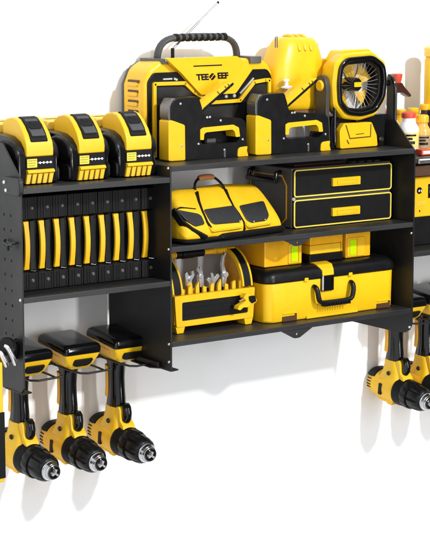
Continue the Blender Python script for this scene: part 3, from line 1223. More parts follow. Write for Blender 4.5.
m.loft([[tuple(bpnt(a, b, c)) for a, b in rrect(.080 + e, -.0062 + e, LB - .003 - e, .08 - e, .014)] for c, e in ((.001, .002), (.004, .0), (.009, 0), (.012, .003))])
m.build('base_guard', BLKM, bag)
# panels on the slanted front: plane through the mid front
ang = math.atan2(.080 - .024, .036 + .001)
ff = frame(bpnt(0, -.0008, .024), bx, by*math.cos(ang) + Vector((0, 0, 1))*math.sin(ang))
nrm = Vector(ff(0, 0, 1)) - Vector(ff(0, 0, 0))
oo = Vector(ff(0, 0, 0))
fu, fv = Vector(ff(1, 0, 0)) - oo, Vector(ff(0, 1, 0)) - oo


def onbag(pts):
    out = []
    for u, v in pts:
        d = FW + RT*((u - W0/2)/F) - UP*((v - H0/2)/F)
        t_ = (oo - CAM).dot(nrm)/d.dot(nrm)
        p = CAM + d*t_ - oo
        out.append((p.dot(fu), p.dot(fv)))
    return out


def zz(x, y):      # crop reading -> photo reading
    return (165 + x/3.58, 165 + y/3.58)


def prism_bag(pts, d0, d1, nm, mt, r=.005, bev=.0012):
    pm = MB()
    pm.prism(ff, rounded(onbag([zz(*p) for p in pts]), r), d0, d1)
    return pm.build(nm, mt, bag, bevel=bev)


prism_bag([(131, 166), (244, 150), (278, 204), (280, 226), (170, 241), (158, 224)], -.010, .0022, 'middle_pocket', YELF, .008)
prism_bag([(134, 162), (243, 147), (271, 194), (268, 208), (174, 216), (160, 208)], -.010, .0040, 'middle_flap', LEATH, .006)
prism_bag([(258, 150), (352, 130), (378, 196), (382, 212), (296, 226), (280, 200)], -.012, .0020, 'right_pocket', YELF, .008)
prism_bag([(261, 148), (350, 130), (370, 184), (360, 202), (306, 210), (288, 200)], -.012, .0038, 'right_flap', LEATH, .006)
prism_bag([(40, 162), (116, 176), (128, 184), (141, 214), (108, 222), (70, 196)], -.012, .0028, 'left_flap', LEATH, .005)
# seams and straps


def strap(pts, wd, h, nm='strap', mt=None):
    q_ = [Vector(p) for p in onbag([zz(*p) for p in pts])]
    L_, R_ = [], []
    for i, p in enumerate(q_):
        a, b = q_[max(i-1, 0)], q_[min(i+1, len(q_)-1)]
        dv = (b - a).normalized()
        n = Vector((-dv.y, dv.x))*wd
        L_.append(tuple(p + n))
        R_.append(tuple(p - n))
    mm = MB()
    mm.prism(ff, L_ + R_[::-1], -.012, h)
    mm.build(nm, mt or BLKM, bag, bevel=.0005, seg=1)


strap([(114, 96), (120, 130), (132, 166), (150, 206), (164, 226)], .0020, .0030)
strap([(216, 88), (228, 120), (243, 150), (262, 176), (282, 210)], .0020, .0030)
strap([(30, 156), (44, 172), (64, 202), (100, 230), (152, 258)], .0022, .0024, 'seam')
strap([(34, 162), (54, 152), (110, 158)], .0010, .0016, 'seam')
strap([(282, 208), (288, 232)], .0008, .0016, 'seam')
def stitches(pts, h):
    q_ = [Vector(p) for p in onbag([zz(*p) for p in pts])]
    mm = MB()
    for a, b in zip(q_[:-1], q_[1:]):
        n_ = max(2, int((b - a).length/.0042))
        for i in range(n_):
            p, r_ = a.lerp(b, (i + .2)/n_), a.lerp(b, (i + .75)/n_)
            mm.tube([ff(p.x, p.y, h), ff(r_.x, r_.y, h)], .00035, 5)
    mm.build('stitching', mat_gap, bag)


stitches([(140, 167), (162, 206), (175, 213), (266, 205), (268, 194)], .0042)
stitches([(164, 226), (172, 237), (276, 223)], .0024)
stitches([(266, 152), (291, 197), (306, 206), (356, 198), (365, 184)], .0040)
stitches([(288, 206), (298, 222), (378, 209)], .0022)
m = MB()
pts_h = [zz(*p) for p in ((113, 100), (104, 82), (108, 62), (116, 50), (132, 44), (160, 41), (176, 44), (190, 54), (206, 70), (216, 92))]
h3 = [P(u, v, y=-.165 + (.030 if 2 < i < 8 else .022)) for i, (u, v) in enumerate(pts_h)]
m.tube(h3, .0026, 10, flat=1)
hs = m.build('carry_strap', BLKM, bag, subsurf=1)
m = MB()
m.tube([h3[3] + (h3[4]-h3[3])*.0, h3[4], h3[5], h3[6]], .0056, 14)
m.build('leather_grip', BRN, hs, subsurf=1, bevel=.0)
m = MB()
for x, y in ((262, 206), (352, 200), (312, 207)):
    (a, b), = onbag([zz(x, y)])
    c = Vector(ff(a, b, .0052))
    m.lathe([(.0001, .0015), (.0016, .0012), (.002, 0)], c, tuple(nrm), 10)
m.each('snap_rivet', ALU, bag)

# ------------------------------------------------------------------ drawer unit
YD = -.150
dr = thing('drawer_unit', 'black two-drawer tool box with yellow outlines on the middle shelf', 'drawer box', (.74, -.08, B1))
xl, zt = XZ(YD, [(293.5, 167)])[0]
xr = P(391.5, 158, y=YD).x
zt = .3585
zb_ = B1 + .001
m = MB()
m.box(xl - .001, xr + .001, YD + .004, -.012, zb_, zt)
m.build('cabinet', mat('graphite_metal', (.075, .070, .066), .34, var=.2, vscale=25, spec=.5, bump=.12, bscale=900), dr, bevel=.002)
for (za_, zb2) in ((.3035, .3555), (.2455, .2985)):
    m = MB()
    m.prism(fr_y(YD + .004), rrect(xl + .0005, za_, xr - .0005, zb2, .004), .0005, .005)
    d_ = m.build('drawer', BLKM, dr, bevel=.0008)
    m = MB()
    o_ = rrect(xl + .0005, za_, xr - .0005, zb2, .006)
    m.ring(fr_y(YD - .001), o_, inset(o_, .0026), -.002, .0016)
    m.build('yellow_outline', mat_lemon, d_, bevel=.0006)
    m = MB()
    hx0, hx1 = P(331, 184, y=YD).x, P(358.5, 181, y=YD).x
    hz_ = (za_ + zb2)/2 - .002
    m.prism(fr_y(YD - .001), rrect(hx0, hz_ - .0085, hx1, hz_ + .0075, .0015), -.001, .006)
    hnd = m.build('pull', YEL, d_, bevel=.0015)
    m = MB()
    m.prism(fr_y(YD - .0071), rrect(hx0 + .012, hz_ - .0035, hx1 - .010, hz_ + .0018, .001), 0, .0004)
    m.ring(fr_y(YD - .0071), rrect(hx0 + .010, hz_ - .0052, hx1 - .008, hz_ + .0036, .001), rrect(hx0 + .012, hz_ - .0036, hx1 - .010, hz_ + .002, .001), 0, .0012)
    m.build('pull_recess', YELS, hnd)
# side decoration: octagon line and bar handle
m = MB()
o_ = [(-.132, .262), (-.132, .325), (-.118, .343), (-.03, .343), (-.018, .325), (-.018, .262), (-.03, .250), (-.118, .250)]
m.ring(fr_x(xl - .001), o_, inset(o_, .0022), -.0005, .0012)
m.build('side_outline', ORG, dr)
m = MB()
for y in (-.112, -.028):
    m.tube([(xl - .001, y, .349), (xl - .012, y, .347), (xl - .014, y, .333)], .0042, 10)
m.tube([(xl - .014, -.116, .333), (xl - .014, -.024, .333)], .0048, 12)
m.each('side_handle', BLKG, dr, bevel=.0006)
m = MB()
m.lathe([(.001, .005), (.0032, .005), (.004, .002), (.0042, 0)], (xl + .001, YD + .001, .301), (-.5, -1, 0), 16)
m.build('latch_knob', CHR, dr)
m = MB()
for k in range(4):
    x = .775 + k*.020
    m.prism(fr_z(zt + .0002), [(x, -.130), (x + .012, -.130), (x + .018, -.085), (x + .006, -.085)], 0, .0012)
m.each('lid_slat', GREYP, dr)
MB().box(.640, .765, -.125, -.03, zt + .0002, zt + .004).build('lid_mat', MAR, dr, bevel=.001)

# ------------------------------------------------------------------ tool tote
YT = -.150
tote = thing('tool_tote', 'open yellow and black tool tote with arched ends on the bottom shelf', 'tool tote', (.43, -.1, C1))
zc = C1 + .0008
x0, x1 = P(173, 333, y=YT).x, P(253, 321, y=YT).x
xa, xb = x0 + .002, x1 - .002
m = MB()
m.prism(fr_y(YT + .002), [(xa, zc + .016), (xb, zc + .016), (xb, zc + .068), (xa, zc + .068)], 0, .004)     # front
m.prism(fr_y(YT + .094), [(xa, zc + .016), (xb, zc + .016), (xb, zc + .060), (xa, zc + .060)], 0, .004)
m.box(xa + .002, xb - .002, YT + .002, YT + .092, zc + .012, zc + .016)
tb = m.build('tray', YELS, tote, bevel=.001)
m = MB()
fo = rounded([(x0 + .004, zc + .012), (x1 - .004, zc + .012), (x1, zc + .069), (x0, zc + .069)], .003)
fi = rounded([(x0 + .0165, zc + .0225), (x1 - .016, zc + .0225), (x1 - .016, zc + .0565), (x0 + .0165, zc + .0565)], .003)
m.ring(fr_y(YT), fo, fi, -.003, .006)
for xx in (x0 + .003, x1 - .024):
    m.prism(fr_y(YT), [(xx, zc + .0125), (xx + .021, zc + .0125), (xx + .017, zc), (xx + .003, zc)], -.020, .0045)
m.build('front_frame', YEL, tote, bevel=.0018)
m = MB()
m.prism(fr_y(YT + .001), fi, -.002, .0044)
for z in (zc + .031, zc + .045):
    m.box(x0 + .018, x1 - .0175, YT - .0042, YT - .001, z, z + .0010)
m.build('front_panel', BLKM, tote)
# teeth holding the tools
m = MB()
for k in range(9):
    x = xa + .020 + k*.0165
    m.prism(fr_y(YT + .012), rounded([(x, zc + .06), (x + .009, zc + .06), (x + .008, zc + .078 + .006*(k % 3)), (x + .001, zc + .080)], .002), 0, .005)
m.each('tool_slot', YELS, tote, bevel=.0008)


def arch(xl_, w_):
    n = 12
    edge, mid, wall_ = MB(), MB(), MB()
    path = []
    for i in range(n+1):
        a = R(4 + 82*i/n)
        path.append((YT + .066 - .066*math.cos(a) + .0, zc + .066 + .073*math.sin(a)))
    for xa_, xb_, mb, dd, th_ in ((xl_, xl_ + .004, edge, 0, .008), (xl_ + w_ - .004, xl_ + w_, edge, 0, .008), (xl_ + .004, xl_ + w_ - .004, mid, .0015, .006)):
        lo_ = []
        for i, (y, z) in enumerate(path):
            a = R(4 + 82*i/n)
            ny, nz = -math.cos(a), math.sin(a)
            yo, zo = y - ny*dd, z - nz*dd
            yi, zi = yo - ny*th_, zo - nz*th_
            lo_.append([(xa_, yo, zo), (xb_, yo, zo), (xb_, yi, zi), (xa_, yi, zi)])
        mb.loft(lo_)
    e_ = edge.build('arch', YEL, tote, bevel=.001, sharp=50)
    mid.build('arch_inlay', BLKM, e_, sharp=50)
    return path


w_ = .0235
pth = arch(x0, w_)
arch(x1 - w_, w_)
m = MB()
poly = [(y + .006, z - .003) for y, z in pth] + [(YT + .09, zc + .135), (YT + .09, zc + .02), (YT + .006, zc + .02)]
m.prism(fr_x(x1 - .006), poly, 0, -.003)
m.prism(fr_x(x0 + .003), poly, 0, -.003)
m.each('end_wall', ORG, tote)
zb3, yb3 = zc + .1335, YT + .056
m = MB()
m.tube([(x0 + .003, yb3, zb3), (x1 - .003, yb3, zb3)], .0052, 12)
hb = m.build('handle_bar', ORG, tote)
m = MB()
for k in range(7):
    for (c0) in (x0 + .020, x1 - .052):
        m.tube([(c0 + k*.0052, yb3, zb3), (c0 + k*.0052 + .003, yb3, zb3)], .0062, 10)
m.build('bar_bead', YELS, hb)
m = MB()
xm = x0 + .045
m.tube([(xm, yb3, zb3), (xm + .012, yb3, zb3)], .0078, 14)
m.tube([(xm + .012, yb3, zb3), (xm + .040, yb3, zb3)], .0088, 14)
m.tube([(xm + .040, yb3, zb3), (xm + .062, yb3, zb3)], .0076, 14)
m.build('bar_grip', BLK, hb, bevel=.0015)

# tools standing in the tote
TOOLCH = mat('worn_chrome', (.74, .74, .75), .24, metal=.72, var=.12, vscale=120, rvar=.1)
yt = YT + .034
tools = [('adjustable_wrench', 'chrome wrench with a yellow grip, leftmost tool in the tote', 'wrench', (189, 279)),
         ('slip_pliers', 'short chrome pliers with open jaws standing second in the tote', 'pliers', (200, 276)),
         ('snap_pliers', 'chrome pliers tilted to the right in the middle of the tote', 'pliers', (211, 281)),
         ('locking_pliers', 'tall chrome pliers with a curved top standing right of the others in the tote', 'pliers', (223, 268))]
for i, (nm, lab, cat, (u, v)) in enumerate(tools):
    p = P(u, v, y=yt)
    t = thing(nm, lab, cat, (p.x, yt, zc + .017))
    f_ = frame((p.x, yt, p.z), (1, 0, 0), (0, 0, 1))
    m = MB()
    h = MB()
    zlow = zc + .018 - p.z
    if i == 0:
        m.prism(f_, rounded([(-.004, -.02), (.004, -.02), (.005, -.002), (.011, .006), (.009, .016), (.004, .014), (.005, .007), (-.002, .006), (-.005, .014), (-.010, .011), (-.009, .001)], .0015), -.0025, .0025)
        m.lathe([(.001, .003), (.0035, .003), (.0035, -.003), (.001, -.003)], (p.x, yt - .002, p.z + .001), (0, -1, 0), 12)
        h.prism(f_, rounded([(-.006, -.010), (.004, -.006), (.008, -.03), (.006, zlow), (-.004, zlow)], .003), -.004, .004)
    elif i == 1:
        m.prism(f_, rounded([(-.005, -.02), (.003, -.02), (.004, 0), (.007, .006), (.001, .018), (-.001, .012), (-.001, .005), (-.006, .004)], .0012), -.003, .0005)
        m.prism(f_, rounded([(-.003, -.02), (.006, -.02), (.005, 0), (.001, .007), (-.008, .019), (-.010, .012), (-.005, .006), (-.005, 0)], .0012), .001, .0045)
        m.lathe([(.001, .006), (.0042, .006), (.0042, .0), (.001, 0)], (p.x, yt, p.z), (0, -1, 0), 14)
        h.prism(f_, rounded([(-.007, -.012), (-.001, -.012), (-.002, zlow), (-.010, zlow)], .002), -.003, .003)
        h.prism(f_, rounded([(.001, -.012), (.007, -.012), (.010, zlow), (.003, zlow)], .002), -.003, .003)
    elif i == 2:
        m.prism(f_, rounded([(-.006, -.02), (.004, -.02), (.007, -.004), (.018, .008), (.014, .013), (.003, .004), (-.007, .008), (-.012, .004), (-.005, -.004)], .0015), -.003, .003)
        m.prism(f_, rounded([(-.002, .0), (.006, .0), (.000, .016), (-.004, .016)], .001), .003, .006)
        h.prism(f_, rounded([(-.009, -.012), (.005, -.012), (.002, zlow), (-.010, zlow)], .003), -.004, .004)
    else:
        pts = [(-.004, -.03), (-.003, -.01), (-.005, .008), (-.002, .022), (.003, .030), (.006, .028), (.001, .018), (.0005, .006), (.004, -.004), (.007, -.012), (.003, -.03)]
        m.prism(f_, rounded(pts, .0015), -.003, .003)
        m.lathe([(.001, .006), (.0055, .006), (.0055, .002), (.001, 0)], (p.x + .003, yt, p.z - .012), (0, -1, 0), 14)
        m.prism(f_, rounded([(-.001, -.016), (.007, -.014), (.002, -.04), (-.005, -.04)], .001), -.002, .004)
        h.prism(f_, rounded([(-.006, -.034), (.002, -.034), (-.002, zlow), (-.008, zlow)], .002), -.004, .004)
    m.build('jaw', TOOLCH, t, bevel=.0006)
    h.build('grip', YELS if i in (0,) else BLK, t, bevel=.001)

# yellow clamp hooked on the front right of the tote
p = P(247, 302, y=YT - .02)
t = thing('yellow_clamp', 'small yellow and black spring clamp hooked on the right front of the tote', 'clamp', tuple(p))
f_ = frame(tuple(p), (1, 0, 0), (0, 0, 1))
m = MB()
m.prism(f_, rounded([(-.026, -.010), (-.020, -.013), (-.012, -.008), (-.002, -.009), (.004, -.004), (.014, -.003), (.019, .001), (.017, .006), (.006, .004), (.004, .014), (-.006, .017), (-.012, .010), (-.006, .004), (-.014, -.001), (-.022, -.004)], .0018), -.007, .006)
m.build('clamp_jaw', YEL, t, bevel=.0014)
m = MB()
m.prism(f_, rounded([(-.001, .012), (.012, .012), (.016, .001), (.006, -.002), (.0, .004)], .002), .0045, .0085)
m.build('clamp_pad', BLK, t, bevel=.001)
m = MB()
m.tube([(p.x - .020, p.y - .002, p.z + .004), (p.x - .006, p.y - .002, p.z + .008)], .0022, 8)
m.tube([(p.x - .022, p.y, p.z - .008), (p.x - .022, p.y + .012, p.z - .006)], .0018, 8)
m.build('clamp_spring', CHR, t)

# ------------------------------------------------------------------ toolbox
YB = -.176
tb = thing('toolbox', 'big yellow toolbox with a black lid and black handle on the bottom shelf', 'toolbox', (.71, -.09, C1))
x0, x1 = P(280, 324, y=YB).x - .032, P(395.5, 306, y=YB).x
zc = C1 + .0008
zl = .1502
m = MB()
lo = []
for z, e in ((zc, .0025), (zc + .003, .001), (zl - .002, 0), (zl, .001)):
    lo.append([(a, b, z) for a, b in rrect(x0 + e, YB + e, x1 - e, -.022 - e, .020, 8)])
m.loft(lo)
m.build('box_body', YEL, tb, bevel=.0008)
m = MB()
lo = []
for z, e in ((zl - .001, -.0015), (zl + .002, -.0035), (zl + .011, -.003), (zl + .0185, .001), (zl + .0236, .008), (zl + .0253, .016)):
    lo.append([(a, b, z) for a, b in rrect(x0 + e, YB + e, x1 - e, -.022 - e, .022, 8)])
m.loft(lo)
lid = m.build('lid', BLK, tb)
m = MB()
for u in (290, 383.5):
    xc = P(u, 317, y=YB).x
    m.prism(fr_y(YB), [(xc - .018, zc + .0005), (xc - .018, zc + .010), (xc + .012, zc + .010), (xc + .012, zc + .0135), (xc + .016, zc + .0135), (xc + .016, zc + .0005)], -.002, .0006)
m.each('foot_notch_shade', mat_gap, tb)  # dark plates paint the shade inside the notches
m = MB()
for u in (290, 383.5):
    xc = P(u, 317, y=YB).x
    m.prism(fr_y(YB), [(xc - .0165, zc + .0145), (xc + .0165, zc + .0145), (xc + .0165, zc + .0165), (xc - .0165, zc + .0165)], -.001, .0012)
m.each('foot_rib', YEL, tb)
m = MB()
xa_, xb_ = P(306, 318, y=YB).x, P(357, 312, y=YB).x
m.box(xa_, xb_, YB - .003, YB + .006, zc, zc + .006)
m.build('front_foot', YEL, tb, bevel=.001)
# handle
hl, hr = P(316.5, 287, y=YB - .008).x, P(352, 285, y=YB - .008).x
ht, hb_ = .134, .1035
m = MB()
m.tube([(hl - .002, YB + .002, ht + .003), (hl - .001, YB - .011, ht), (hl, YB - .013, ht - .012), (hl + .003, YB - .013, hb_ + .004), (hl + .009, YB - .013, hb_),
        (hr - .009, YB - .013, hb_), (hr - .003, YB - .013, hb_ + .004), (hr, YB - .013, ht - .012), (hr + .001, YB - .011, ht), (hr + .002, YB + .002, ht + .003)], .0052, 12)
h = m.build('handle', BLK, tb, subsurf=1)
m = MB()
for k in range(11):
    x = hl + .013 + k*(hr - hl - .026)/10
    m.box(x - .0015, x + .0015, YB - .0190, YB - .008, hb_ - .0062, hb_ + .001)
m.build('handle_ridge', BLKM, h, bevel=.0005)
# latch
lx0, lx1 = P(321.5, 280, y=YB - .004).x, P(334.5, 279, y=YB - .004).x
m = MB()
lo = []
for y, z in ((YB + .034, zl + .0262), (YB + .018, zl + .0276), (YB + .004, zl + .0245), (YB - .004, zl + .016), (YB - .0055, zl + .005)):
    g = 0 if z > zl + .018 else .002
    lo.append([(lx0 + g - .004 + .004*(z < zl + .0245), y + .004, z - .004), (lx0 + g - .004 + .004*(z < zl + .0245), y, z), (lx1 - g, y, z), (lx1 - g, y + .004, z - .004)])
m.loft(lo)
m.build('latch', YEL, tb, bevel=.0014, sharp=50)
m = MB()
m.prism(fr_y(YB), rrect(lx0 + .001, zl - .026, lx1 - .001, zl + .006, .002), -.001, .0045)
m.build('latch_clasp', BLKG, tb, bevel=.0015)
m = MB()
m.prism(fr_y(YB), rrect(lx0 + .001, zl - .024, lx0 + .0045, zl + .004, .001), .0046, .0056)
m.build('clasp_edge', SIL, tb)
m = MB()
for u in (307, 351):
    xc = P(u, 271, y=YB - .004).x
    m.box(xc - .005, xc + .004, YB - .0045, YB + .002, zl - .003, zl + .004)
m.each('lid_catch', YEL, lid, bevel=.001)

# three amber parts boxes on the lid
ztop = zl + .0257
AX = [('left', P(264.5, 263, y=-.150).x, P(302, 263, y=-.150).x), ('mid', P(309, 250, y=-.150).x, P(341.5, 250, y=-.150).x), ('right', P(346, 250, y=-.150).x, P(370.5, 250, y=-.150).x)]
AL = ['amber parts box with a lime window on the left end of the toolbox lid',
      'amber parts box on a black base in the middle of the toolbox lid',
      'narrow amber parts box with a lime window on the right end of the toolbox lid']
for i, (_, xa_, xb_) in enumerate(AX):
    t = thing('parts_box', AL[i], 'parts box', ((xa_ + xb_)/2, -.12, ztop), 'amber parts boxes standing on the toolbox lid')
    if i == 1:
        m = MB().box(xa_ - .001, xb_ + .001, -.153, -.055, ztop + .0004, ztop + .015)
        m.build('base', BLK, t, bevel=.002)
        m = MB().box(xa_ + .002, xb_ - .002, -.151, -.057, ztop + .0155, ztop + .033)
        m.build('tray', YELS, t, bevel=.002)
        m = MB().box(xa_ + .001, xb_ - .001, -.152, -.056, ztop + .0335, ztop + .052)
        m.build('cover', ORG, t, bevel=.002)
        m = MB().box(xb_ + .0012, xb_ + .0045, -.148, -.060, ztop + .0155, ztop + .05)
        m.build('end_clip', YEL, t, bevel=.001)
    else:
        m = MB().box(xa_, xb_, -.150, -.050, ztop + .0004, ztop + .052)
        b_ = m.build('tray', ORG, t, bevel=.0025)
        xw0 = xb_ - .026 if i == 0 else xa_ + .010
        m = MB()
        m.prism(fr_y(-.150), rrect(xw0 - .008, ztop + .003, xw0 + .0235 + (0 if i == 0 else .013), ztop + .040, .002), -.001, .002)
        m.build('front_cover', YELS, t, bevel=.001)
        m = MB()
        m.prism(fr_y(-.1522), rrect(xw0 - .002, ztop + .007, xw0 + .0135, ztop + .036, .0012), 0, .0012)
        m.build('window', LIME, b_)
        m = MB()
        m.prism(fr_y(-.1522), rrect(xw0 + .0155, ztop + .004, xw0 + .0165, ztop + .039, .0004), 0, .0012)
        m.build('cover_seam', ORG, b_)

# ------------------------------------------------------------------ right bay
z0 = A0 + .0006


def bottle(name, label, cat, x, y, r, h, bm_, capm, capr, caph, neck=.5, labelm=None, sx=1.0):
    t = thing(name, label, cat, (x, y, z0))
    m = MB()
    m.lathe([(r*.92, 0), (r, .004), (r, h*.66), (r*.94, h*.74), (r*.72, h*.86), (r*neck, h*.92), (r*neck, h)], (x, y, z0), (0, 0, 1), 28)
    m.build('bottle_body', bm_, t)
    m = MB()
    m.lathe([(capr, 0), (capr*1.03, caph*.1), (capr, caph*.8), (capr*.8, caph)], (x, y, z0 + h + .0004), (0, 0, 1), 24, ribs=(0, caph*.85, 2, .96))
    m.build('cap', capm, t)
    if labelm:
        m = MB()
        m.lathe([(r*1.012, h*.18), (r*1.012, h*.60)], (x, y, z0), (0, 0, 1), 28)
        lb = m.build('label', labelm, t)
        m = MB()
        for k, (za_, zb2, wd) in enumerate(((.50, .55, .9), (.40, .46, .6), (.28, .36, .8))):
            lo_ = []
            for j in range(9):
                a = R(-150 + wd*70*(j/8))
                c, s = math.cos(a), math.sin(a)
                rr = r*1.02
                lo_.append([(x + c*rr, y + s*rr, z0 + h*za_), (x + c*rr, y + s*rr, z0 + h*zb2), (x + c*(rr+.0006), y + s*(rr+.0006), z0 + h*zb2), (x + c*(rr+.0006), y + s*(rr+.0006), z0 + h*za_)])
            m.loft(lo_)
        m.build('label_print', (BLK, BRND, YELS)[0], lb)
    return t


p = P(408, 150, y=-.120)
bottle('white_bottle', 'white plastic bottle with a flat red cap and yellow label behind the right panel', 'bottle', p.x, -.120, .021, .070, WHT, RED, .0145, .0115, .62, LABELW)
p = P(390.5, 130, y=-.060)
bottle('white_bottle', 'white bottle with a red cap partly hidden between the fan and the panel corner', 'bottle', p.x, -.060, .019, .070, WHT, RED, .0115, .011, .55)
p = P(402, 130, y=-.070)
bottle('yellow_bottle', 'small yellow bottle with a yellow cap between the two white bottles', 'bottle', p.x + .004, -.062, .015, .072, YELS, YEL, .010, .010, .6)
p = P(422, 150, y=-.130)
t = bottle('amber_bottle', 'amber bottle with an orange cap and brown label right of the white bottles', 'bottle', p.x, -.130, .0175, .060, CLEAR, ORG, .0125, .015, .6, mat('brown_label', (.35, .24, .12), .5, var=.5, vscale=220))
p = P(431, 150, y=-.11)
t = bottle('brown_bottle', 'dark brown bottle with a black cap at the right edge of the photo', 'bottle', p.x, -.110, .016, .072, MAR, BLK, .011, .010, .6)
p = P(419, 150, y=-.165)
t = thing('red_box', 'small red box on the right shelf in front of the amber bottle', 'box', (p.x, -.165, z0))
m = MB().box(p.x - .004, p.x + .024, -.178, -.158, z0, z0 + .012)
m.build('box_body', RED, t, bevel=.002)
MB().box(p.x - .0005, p.x + .020, -.1784, -.1778, z0 + .003, z0 + .009).build('box_label', WHT, t)
p = P(413, 130, y=-.045)
bottle('orange_tub', 'orange tub with a yellow cap at the back between the white and amber bottles', 'tub', p.x, -.045, .016, .072, ORG, YEL, .012, .010, .7)
p = P(424, 130, y=-.06)
bottle('dark_flask', 'dark brown flask with an orange cap behind the amber bottle', 'flask', p.x, -.062, .017, .078, MAR, ORG, .011, .012, .5)
# spray bottle with a red head
p = P(394.5, 100, y=-.03)
t = thing('spray_bottle', 'spray bottle with a red head and brown trigger at the back of the right shelf', 'spray bottle', (p.x, -.035, z0))
m = MB().lathe([(.018, 0), (.019, .004), (.019, .075), (.012, .098), (.0085, .104), (.0085, .114)], (p.x, -.035, z0), (0, 0, 1), 24)
m.build('bottle_body', WHT, t)
zt = z0 + .114
m = MB()
m.prism(fr_y(-.026), rounded([(p.x - .011, zt), (p.x + .010, zt), (p.x + .030, zt - .010), (p.x + .034, zt - .006), (p.x + .014, zt + .012), (p.x + .008, zt + .020), (p.x - .010, zt + .020)], .003), 0, .018)
m.build('trigger', MAR, t, bevel=.002)
m = MB()
m.lathe([(.009, 0), (.0098, .002), (.012, .013), (.0125, .018), (.009, .019)], (p.x, -.035, zt + .0195), (0, 0, 1), 22)
m.build('spray_head', RED, t)
# tall yellow canister
p = P(432, 50, y=-.060)
t = thing('yellow_canister', 'tall yellow canister standing at the right edge of the photo', 'canister', (p.x + .006, -.06, z0))
zt = P(428, 47, y=-.06).z
m = MB().lathe([(.020, 0), (.022, .004), (.022, zt - z0 - .026), (.020, zt - z0 - .022), (.020, zt - z0 - .020)], (p.x + .010, -.06, z0), (0, 0, 1), 32)
m.build('canister_body', YEL, t)
m = MB().lathe([(.023, 0), (.0235, .002), (.0235, .017), (.021, .020)], (p.x + .010, -.06, zt - .0195), (0, 0, 1), 32)
m.build('canister_lid', YELP, t)
# thin silver strip with a white edge along the front lip
t = thing('silver_strip', 'thin silver strip running along the front lip of the right shelf', 'ruler', (1.0, -D - .004, A0))
m = MB().box(X2 + .006, X3 - .004, -D - .0045, -D - .0008, A0 - .0105, A0 - .0015)
m.build('strip_face', ALU, t, bevel=.0006)
m = MB().box(X2 + .006, X3 - .004, -D - .0075, -D - .0048, A0 - .0038, A0 - .0018)
m.build('strip_edge', WHT, t)
# yellow battery charger on the lower right shelf
YC = -.150
t = thing('battery_charger', 'bright yellow charger with a round dial and black lettered badge on the lower right shelf', 'charger', (1.0, -.09, B0))
x0 = P(416, 180, y=YC).x - .03
z1, z2 = P(417, 177.5, y=YC).z, P(417, 217.5, y=YC).z
m = MB().box(x0, x0 + .22, YC, -.04, z2, z1)
m.build('front_case', YELS, t, bevel=.003)
MB().box(x0, x0 + .22, YC + .004, -.04, B0 + .0006, z2 - .0004).build('stand', BLKM, t, bevel=.002)
MB().box(x0 + .002, x0 + .218, YC + .006, -.045, z1 + .0004, z1 + .022).build('top_cover', BRWN, t, bevel=.002)
(xd, zd), = XZ(YC, [(419.3, 190.5)])
m = MB().lathe([(.001, .002), (.0058, .002), (.0066, .001), (.0066, 0)], (xd, YC - .0002, zd), (0, -1, 0), 24)
dd_ = m.build('dial', BLK, t)
m = MB()
m.prism(fr_y(YC - .0023), [(xd - .0045, zd + .0005), (xd - .001, zd + .0025), (xd - .001, zd - .002), (xd - .004, zd - .0025)], 0, .0004)
m.prism(fr_y(YC - .0023), ellipse(xd + .003, zd - .0005, .0016, .0022, 10), 0, .0004)
m.build('dial_mark', WHT, dd_)
(xs, zs), = XZ(YC, [(428, 190.5)])
m = MB().prism(fr_y(YC - .0002), rrect(xs, zs - .015, xs + .06, zs + .013, .001), 0, .001)
bd_ = m.build('badge', BLK, t)
m = MB()
f_ = lambda a, b, d: (xs + .008 + a*.85, YC - .0016 - d, zs + .0012 + b)
mapped(m, text_mesh('S', .022, .0003), f_)
m.build('badge_letter', WHT, bd_)
m = MB()
random.seed(5)
(xp, zp), = XZ(YC, [(417.5, 203)])
for r_ in range(2):
    x = xp
    while x < xp + .02:
        l = random.choice((.001, .002, .003))
        m.prism(fr_y(YC - .0002), [(x, zp - r_*.004), (x + l, zp - r_*.004), (x + l, zp + .0022 - r_*.004), (x, zp + .0022 - r_*.004)], 0, .0003)
        x += l + .001
m.build('fine_print', YELP, t)
(xp, zp), = XZ(YC, [(419.5, 211)])
MB().prism(fr_y(YC - .0002), rrect(xp - .0012, zp - .0018, xp + .0012, zp + .0018, .0005), 0, .0006).build('pin_hole', BLK, t)

# ------------------------------------------------------------------ at the left edge
t = thing('hose_coupling', 'black capped tool with two curved chrome prongs hanging at the left edge', 'coupling', (-.02, -.175, .06))
m = MB()
m.lathe([(.001, .016), (.012, .015), (.0165, .010), (.0175, 0), (.0175, -.02)], (-.018, -.185, .098), (-.5, -.6, .5), 24)
m.tube([(-.018, -.18, .094), (-.0004, -.176, .094)], .006, 14)
m.build('cap', BLK, t)
m = MB()
for u0, v0, u1, v1, u2, v2 in ((3.5, 345.5, 9, 350, 16.5, 367), (-2, 351, 3, 358, 7, 368)):
    a, b, c = P(u0, v0, y=-.20), P(u1, v1, y=-.206), P(u2, v2, y=-.206)
    m.tube([a, a.lerp(b, .5) + Vector((.001, 0, .003)), b, b.lerp(c, .5) + Vector((.001, 0, .002)), c], [.0036, .004, .0042, .0044, .0046], 14)
m.each('prong', CHR, t, subsurf=1)
t = thing('yellow_level', 'yellow and black flat tool hanging at the left edge below the chrome prongs', 'level', (-.04, -.2, -.10))
p0, p1 = P(5.2, 482, y=-.205), P(4.6, 362, y=-.205)
xr = p0.x
m = MB()
m.box(xr - .05, xr, -.205, -.180, p0.z, p1.z)
m.build('frame', YEL, t, bevel=.0025)
zt, zb2 = P(4, 412, y=-.206).z, P(4, 478, y=-.206).z
m = MB()
m.box(xr - .045, xr - .0006 + .001, -.2075, -.179, zb2, zt)
m.build('dark_insert', BLKM, t, bevel=.001)
m = MB()
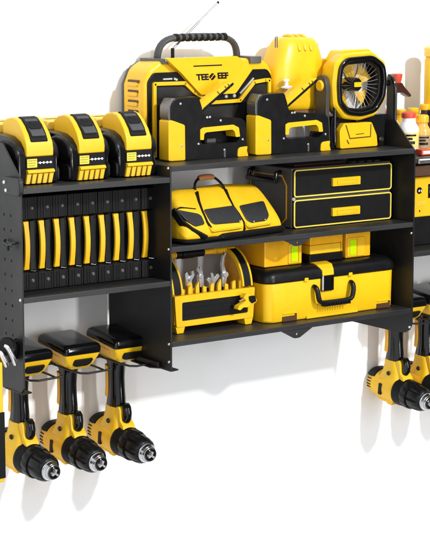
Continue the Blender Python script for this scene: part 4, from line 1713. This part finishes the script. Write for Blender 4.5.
m.tube([(xr - .030, -.192, p1.z - .003), (xr - .028, -.189, p1.z + .03), (-.012, -.186, .102), (-.0005, -.182, .112)], .0016, 8)
m.build('hanging_cord', BLK, t)

# ------------------------------------------------------------------ light
wd = bpy.data.worlds.new('World')
SC.world = wd
wd.use_nodes = True
bg = wd.node_tree.nodes['Background']
nt = wd.node_tree
tcw = nt.nodes.new('ShaderNodeTexCoord')
dot = nt.nodes.new('ShaderNodeVectorMath')
dot.operation = 'DOT_PRODUCT'
dot.inputs[1].default_value = Vector((.60, -.77, -.22)).normalized()
nt.links.new(tcw.outputs['Generated'], dot.inputs[0])
mrw = nt.nodes.new('ShaderNodeMapRange')
mrw.interpolation_type = 'SMOOTHSTEP'
mrw.inputs['From Min'].default_value = .35
mrw.inputs['From Max'].default_value = .95
mrw.inputs['To Min'].default_value = 1.0
mrw.inputs['To Max'].default_value = .04
nt.links.new(dot.outputs['Value'], mrw.inputs['Value'])
mulw = nt.nodes.new('ShaderNodeMath')
mulw.operation = 'MULTIPLY'
mulw.inputs[1].default_value = 1.08
nt.links.new(mrw.outputs['Result'], mulw.inputs[0])
bg.inputs['Color'].default_value = (.955, .975, 1, 1)      # white world; dark zone added front right to deepen black front faces
nt.links.new(mulw.outputs['Value'], bg.inputs['Strength'])


def area(name, loc, target, sx, sy, power, col=(1, 1, 1)):
    l = bpy.data.lights.new(name, 'AREA')
    l.shape = 'RECTANGLE'
    l.size, l.size_y = sx, sy
    l.energy = power
    l.color = col
    o = bpy.data.objects.new(name, l)
    COL.objects.link(o)
    o.location = loc
    o.rotation_euler = (Vector(target) - Vector(loc)).to_track_quat('-Z', 'Y').to_euler()
    return o


tg = Vector((.45, 0, .2))
ld = Vector((-.2, 1, -.64)).normalized()
area('key_lamp', tg - ld*5.0, tg, .26, .26, 190, (.985, .99, 1))
area('strip_lamp', (1.15, -3.0, .35), (.45, 0, .2), .13, 1.6, 34)
area('left_fill', (-2.2, -2.6, 1.3), (.45, 0, .2), .12, 1.5, 14)  # added fill, lightens the left-facing sides

SC.view_settings.view_transform = 'Standard'
SC.view_settings.look = 'None'
SC.view_settings.exposure = 0
SC.view_settings.gamma = 1
SC.cycles.max_bounces = 8
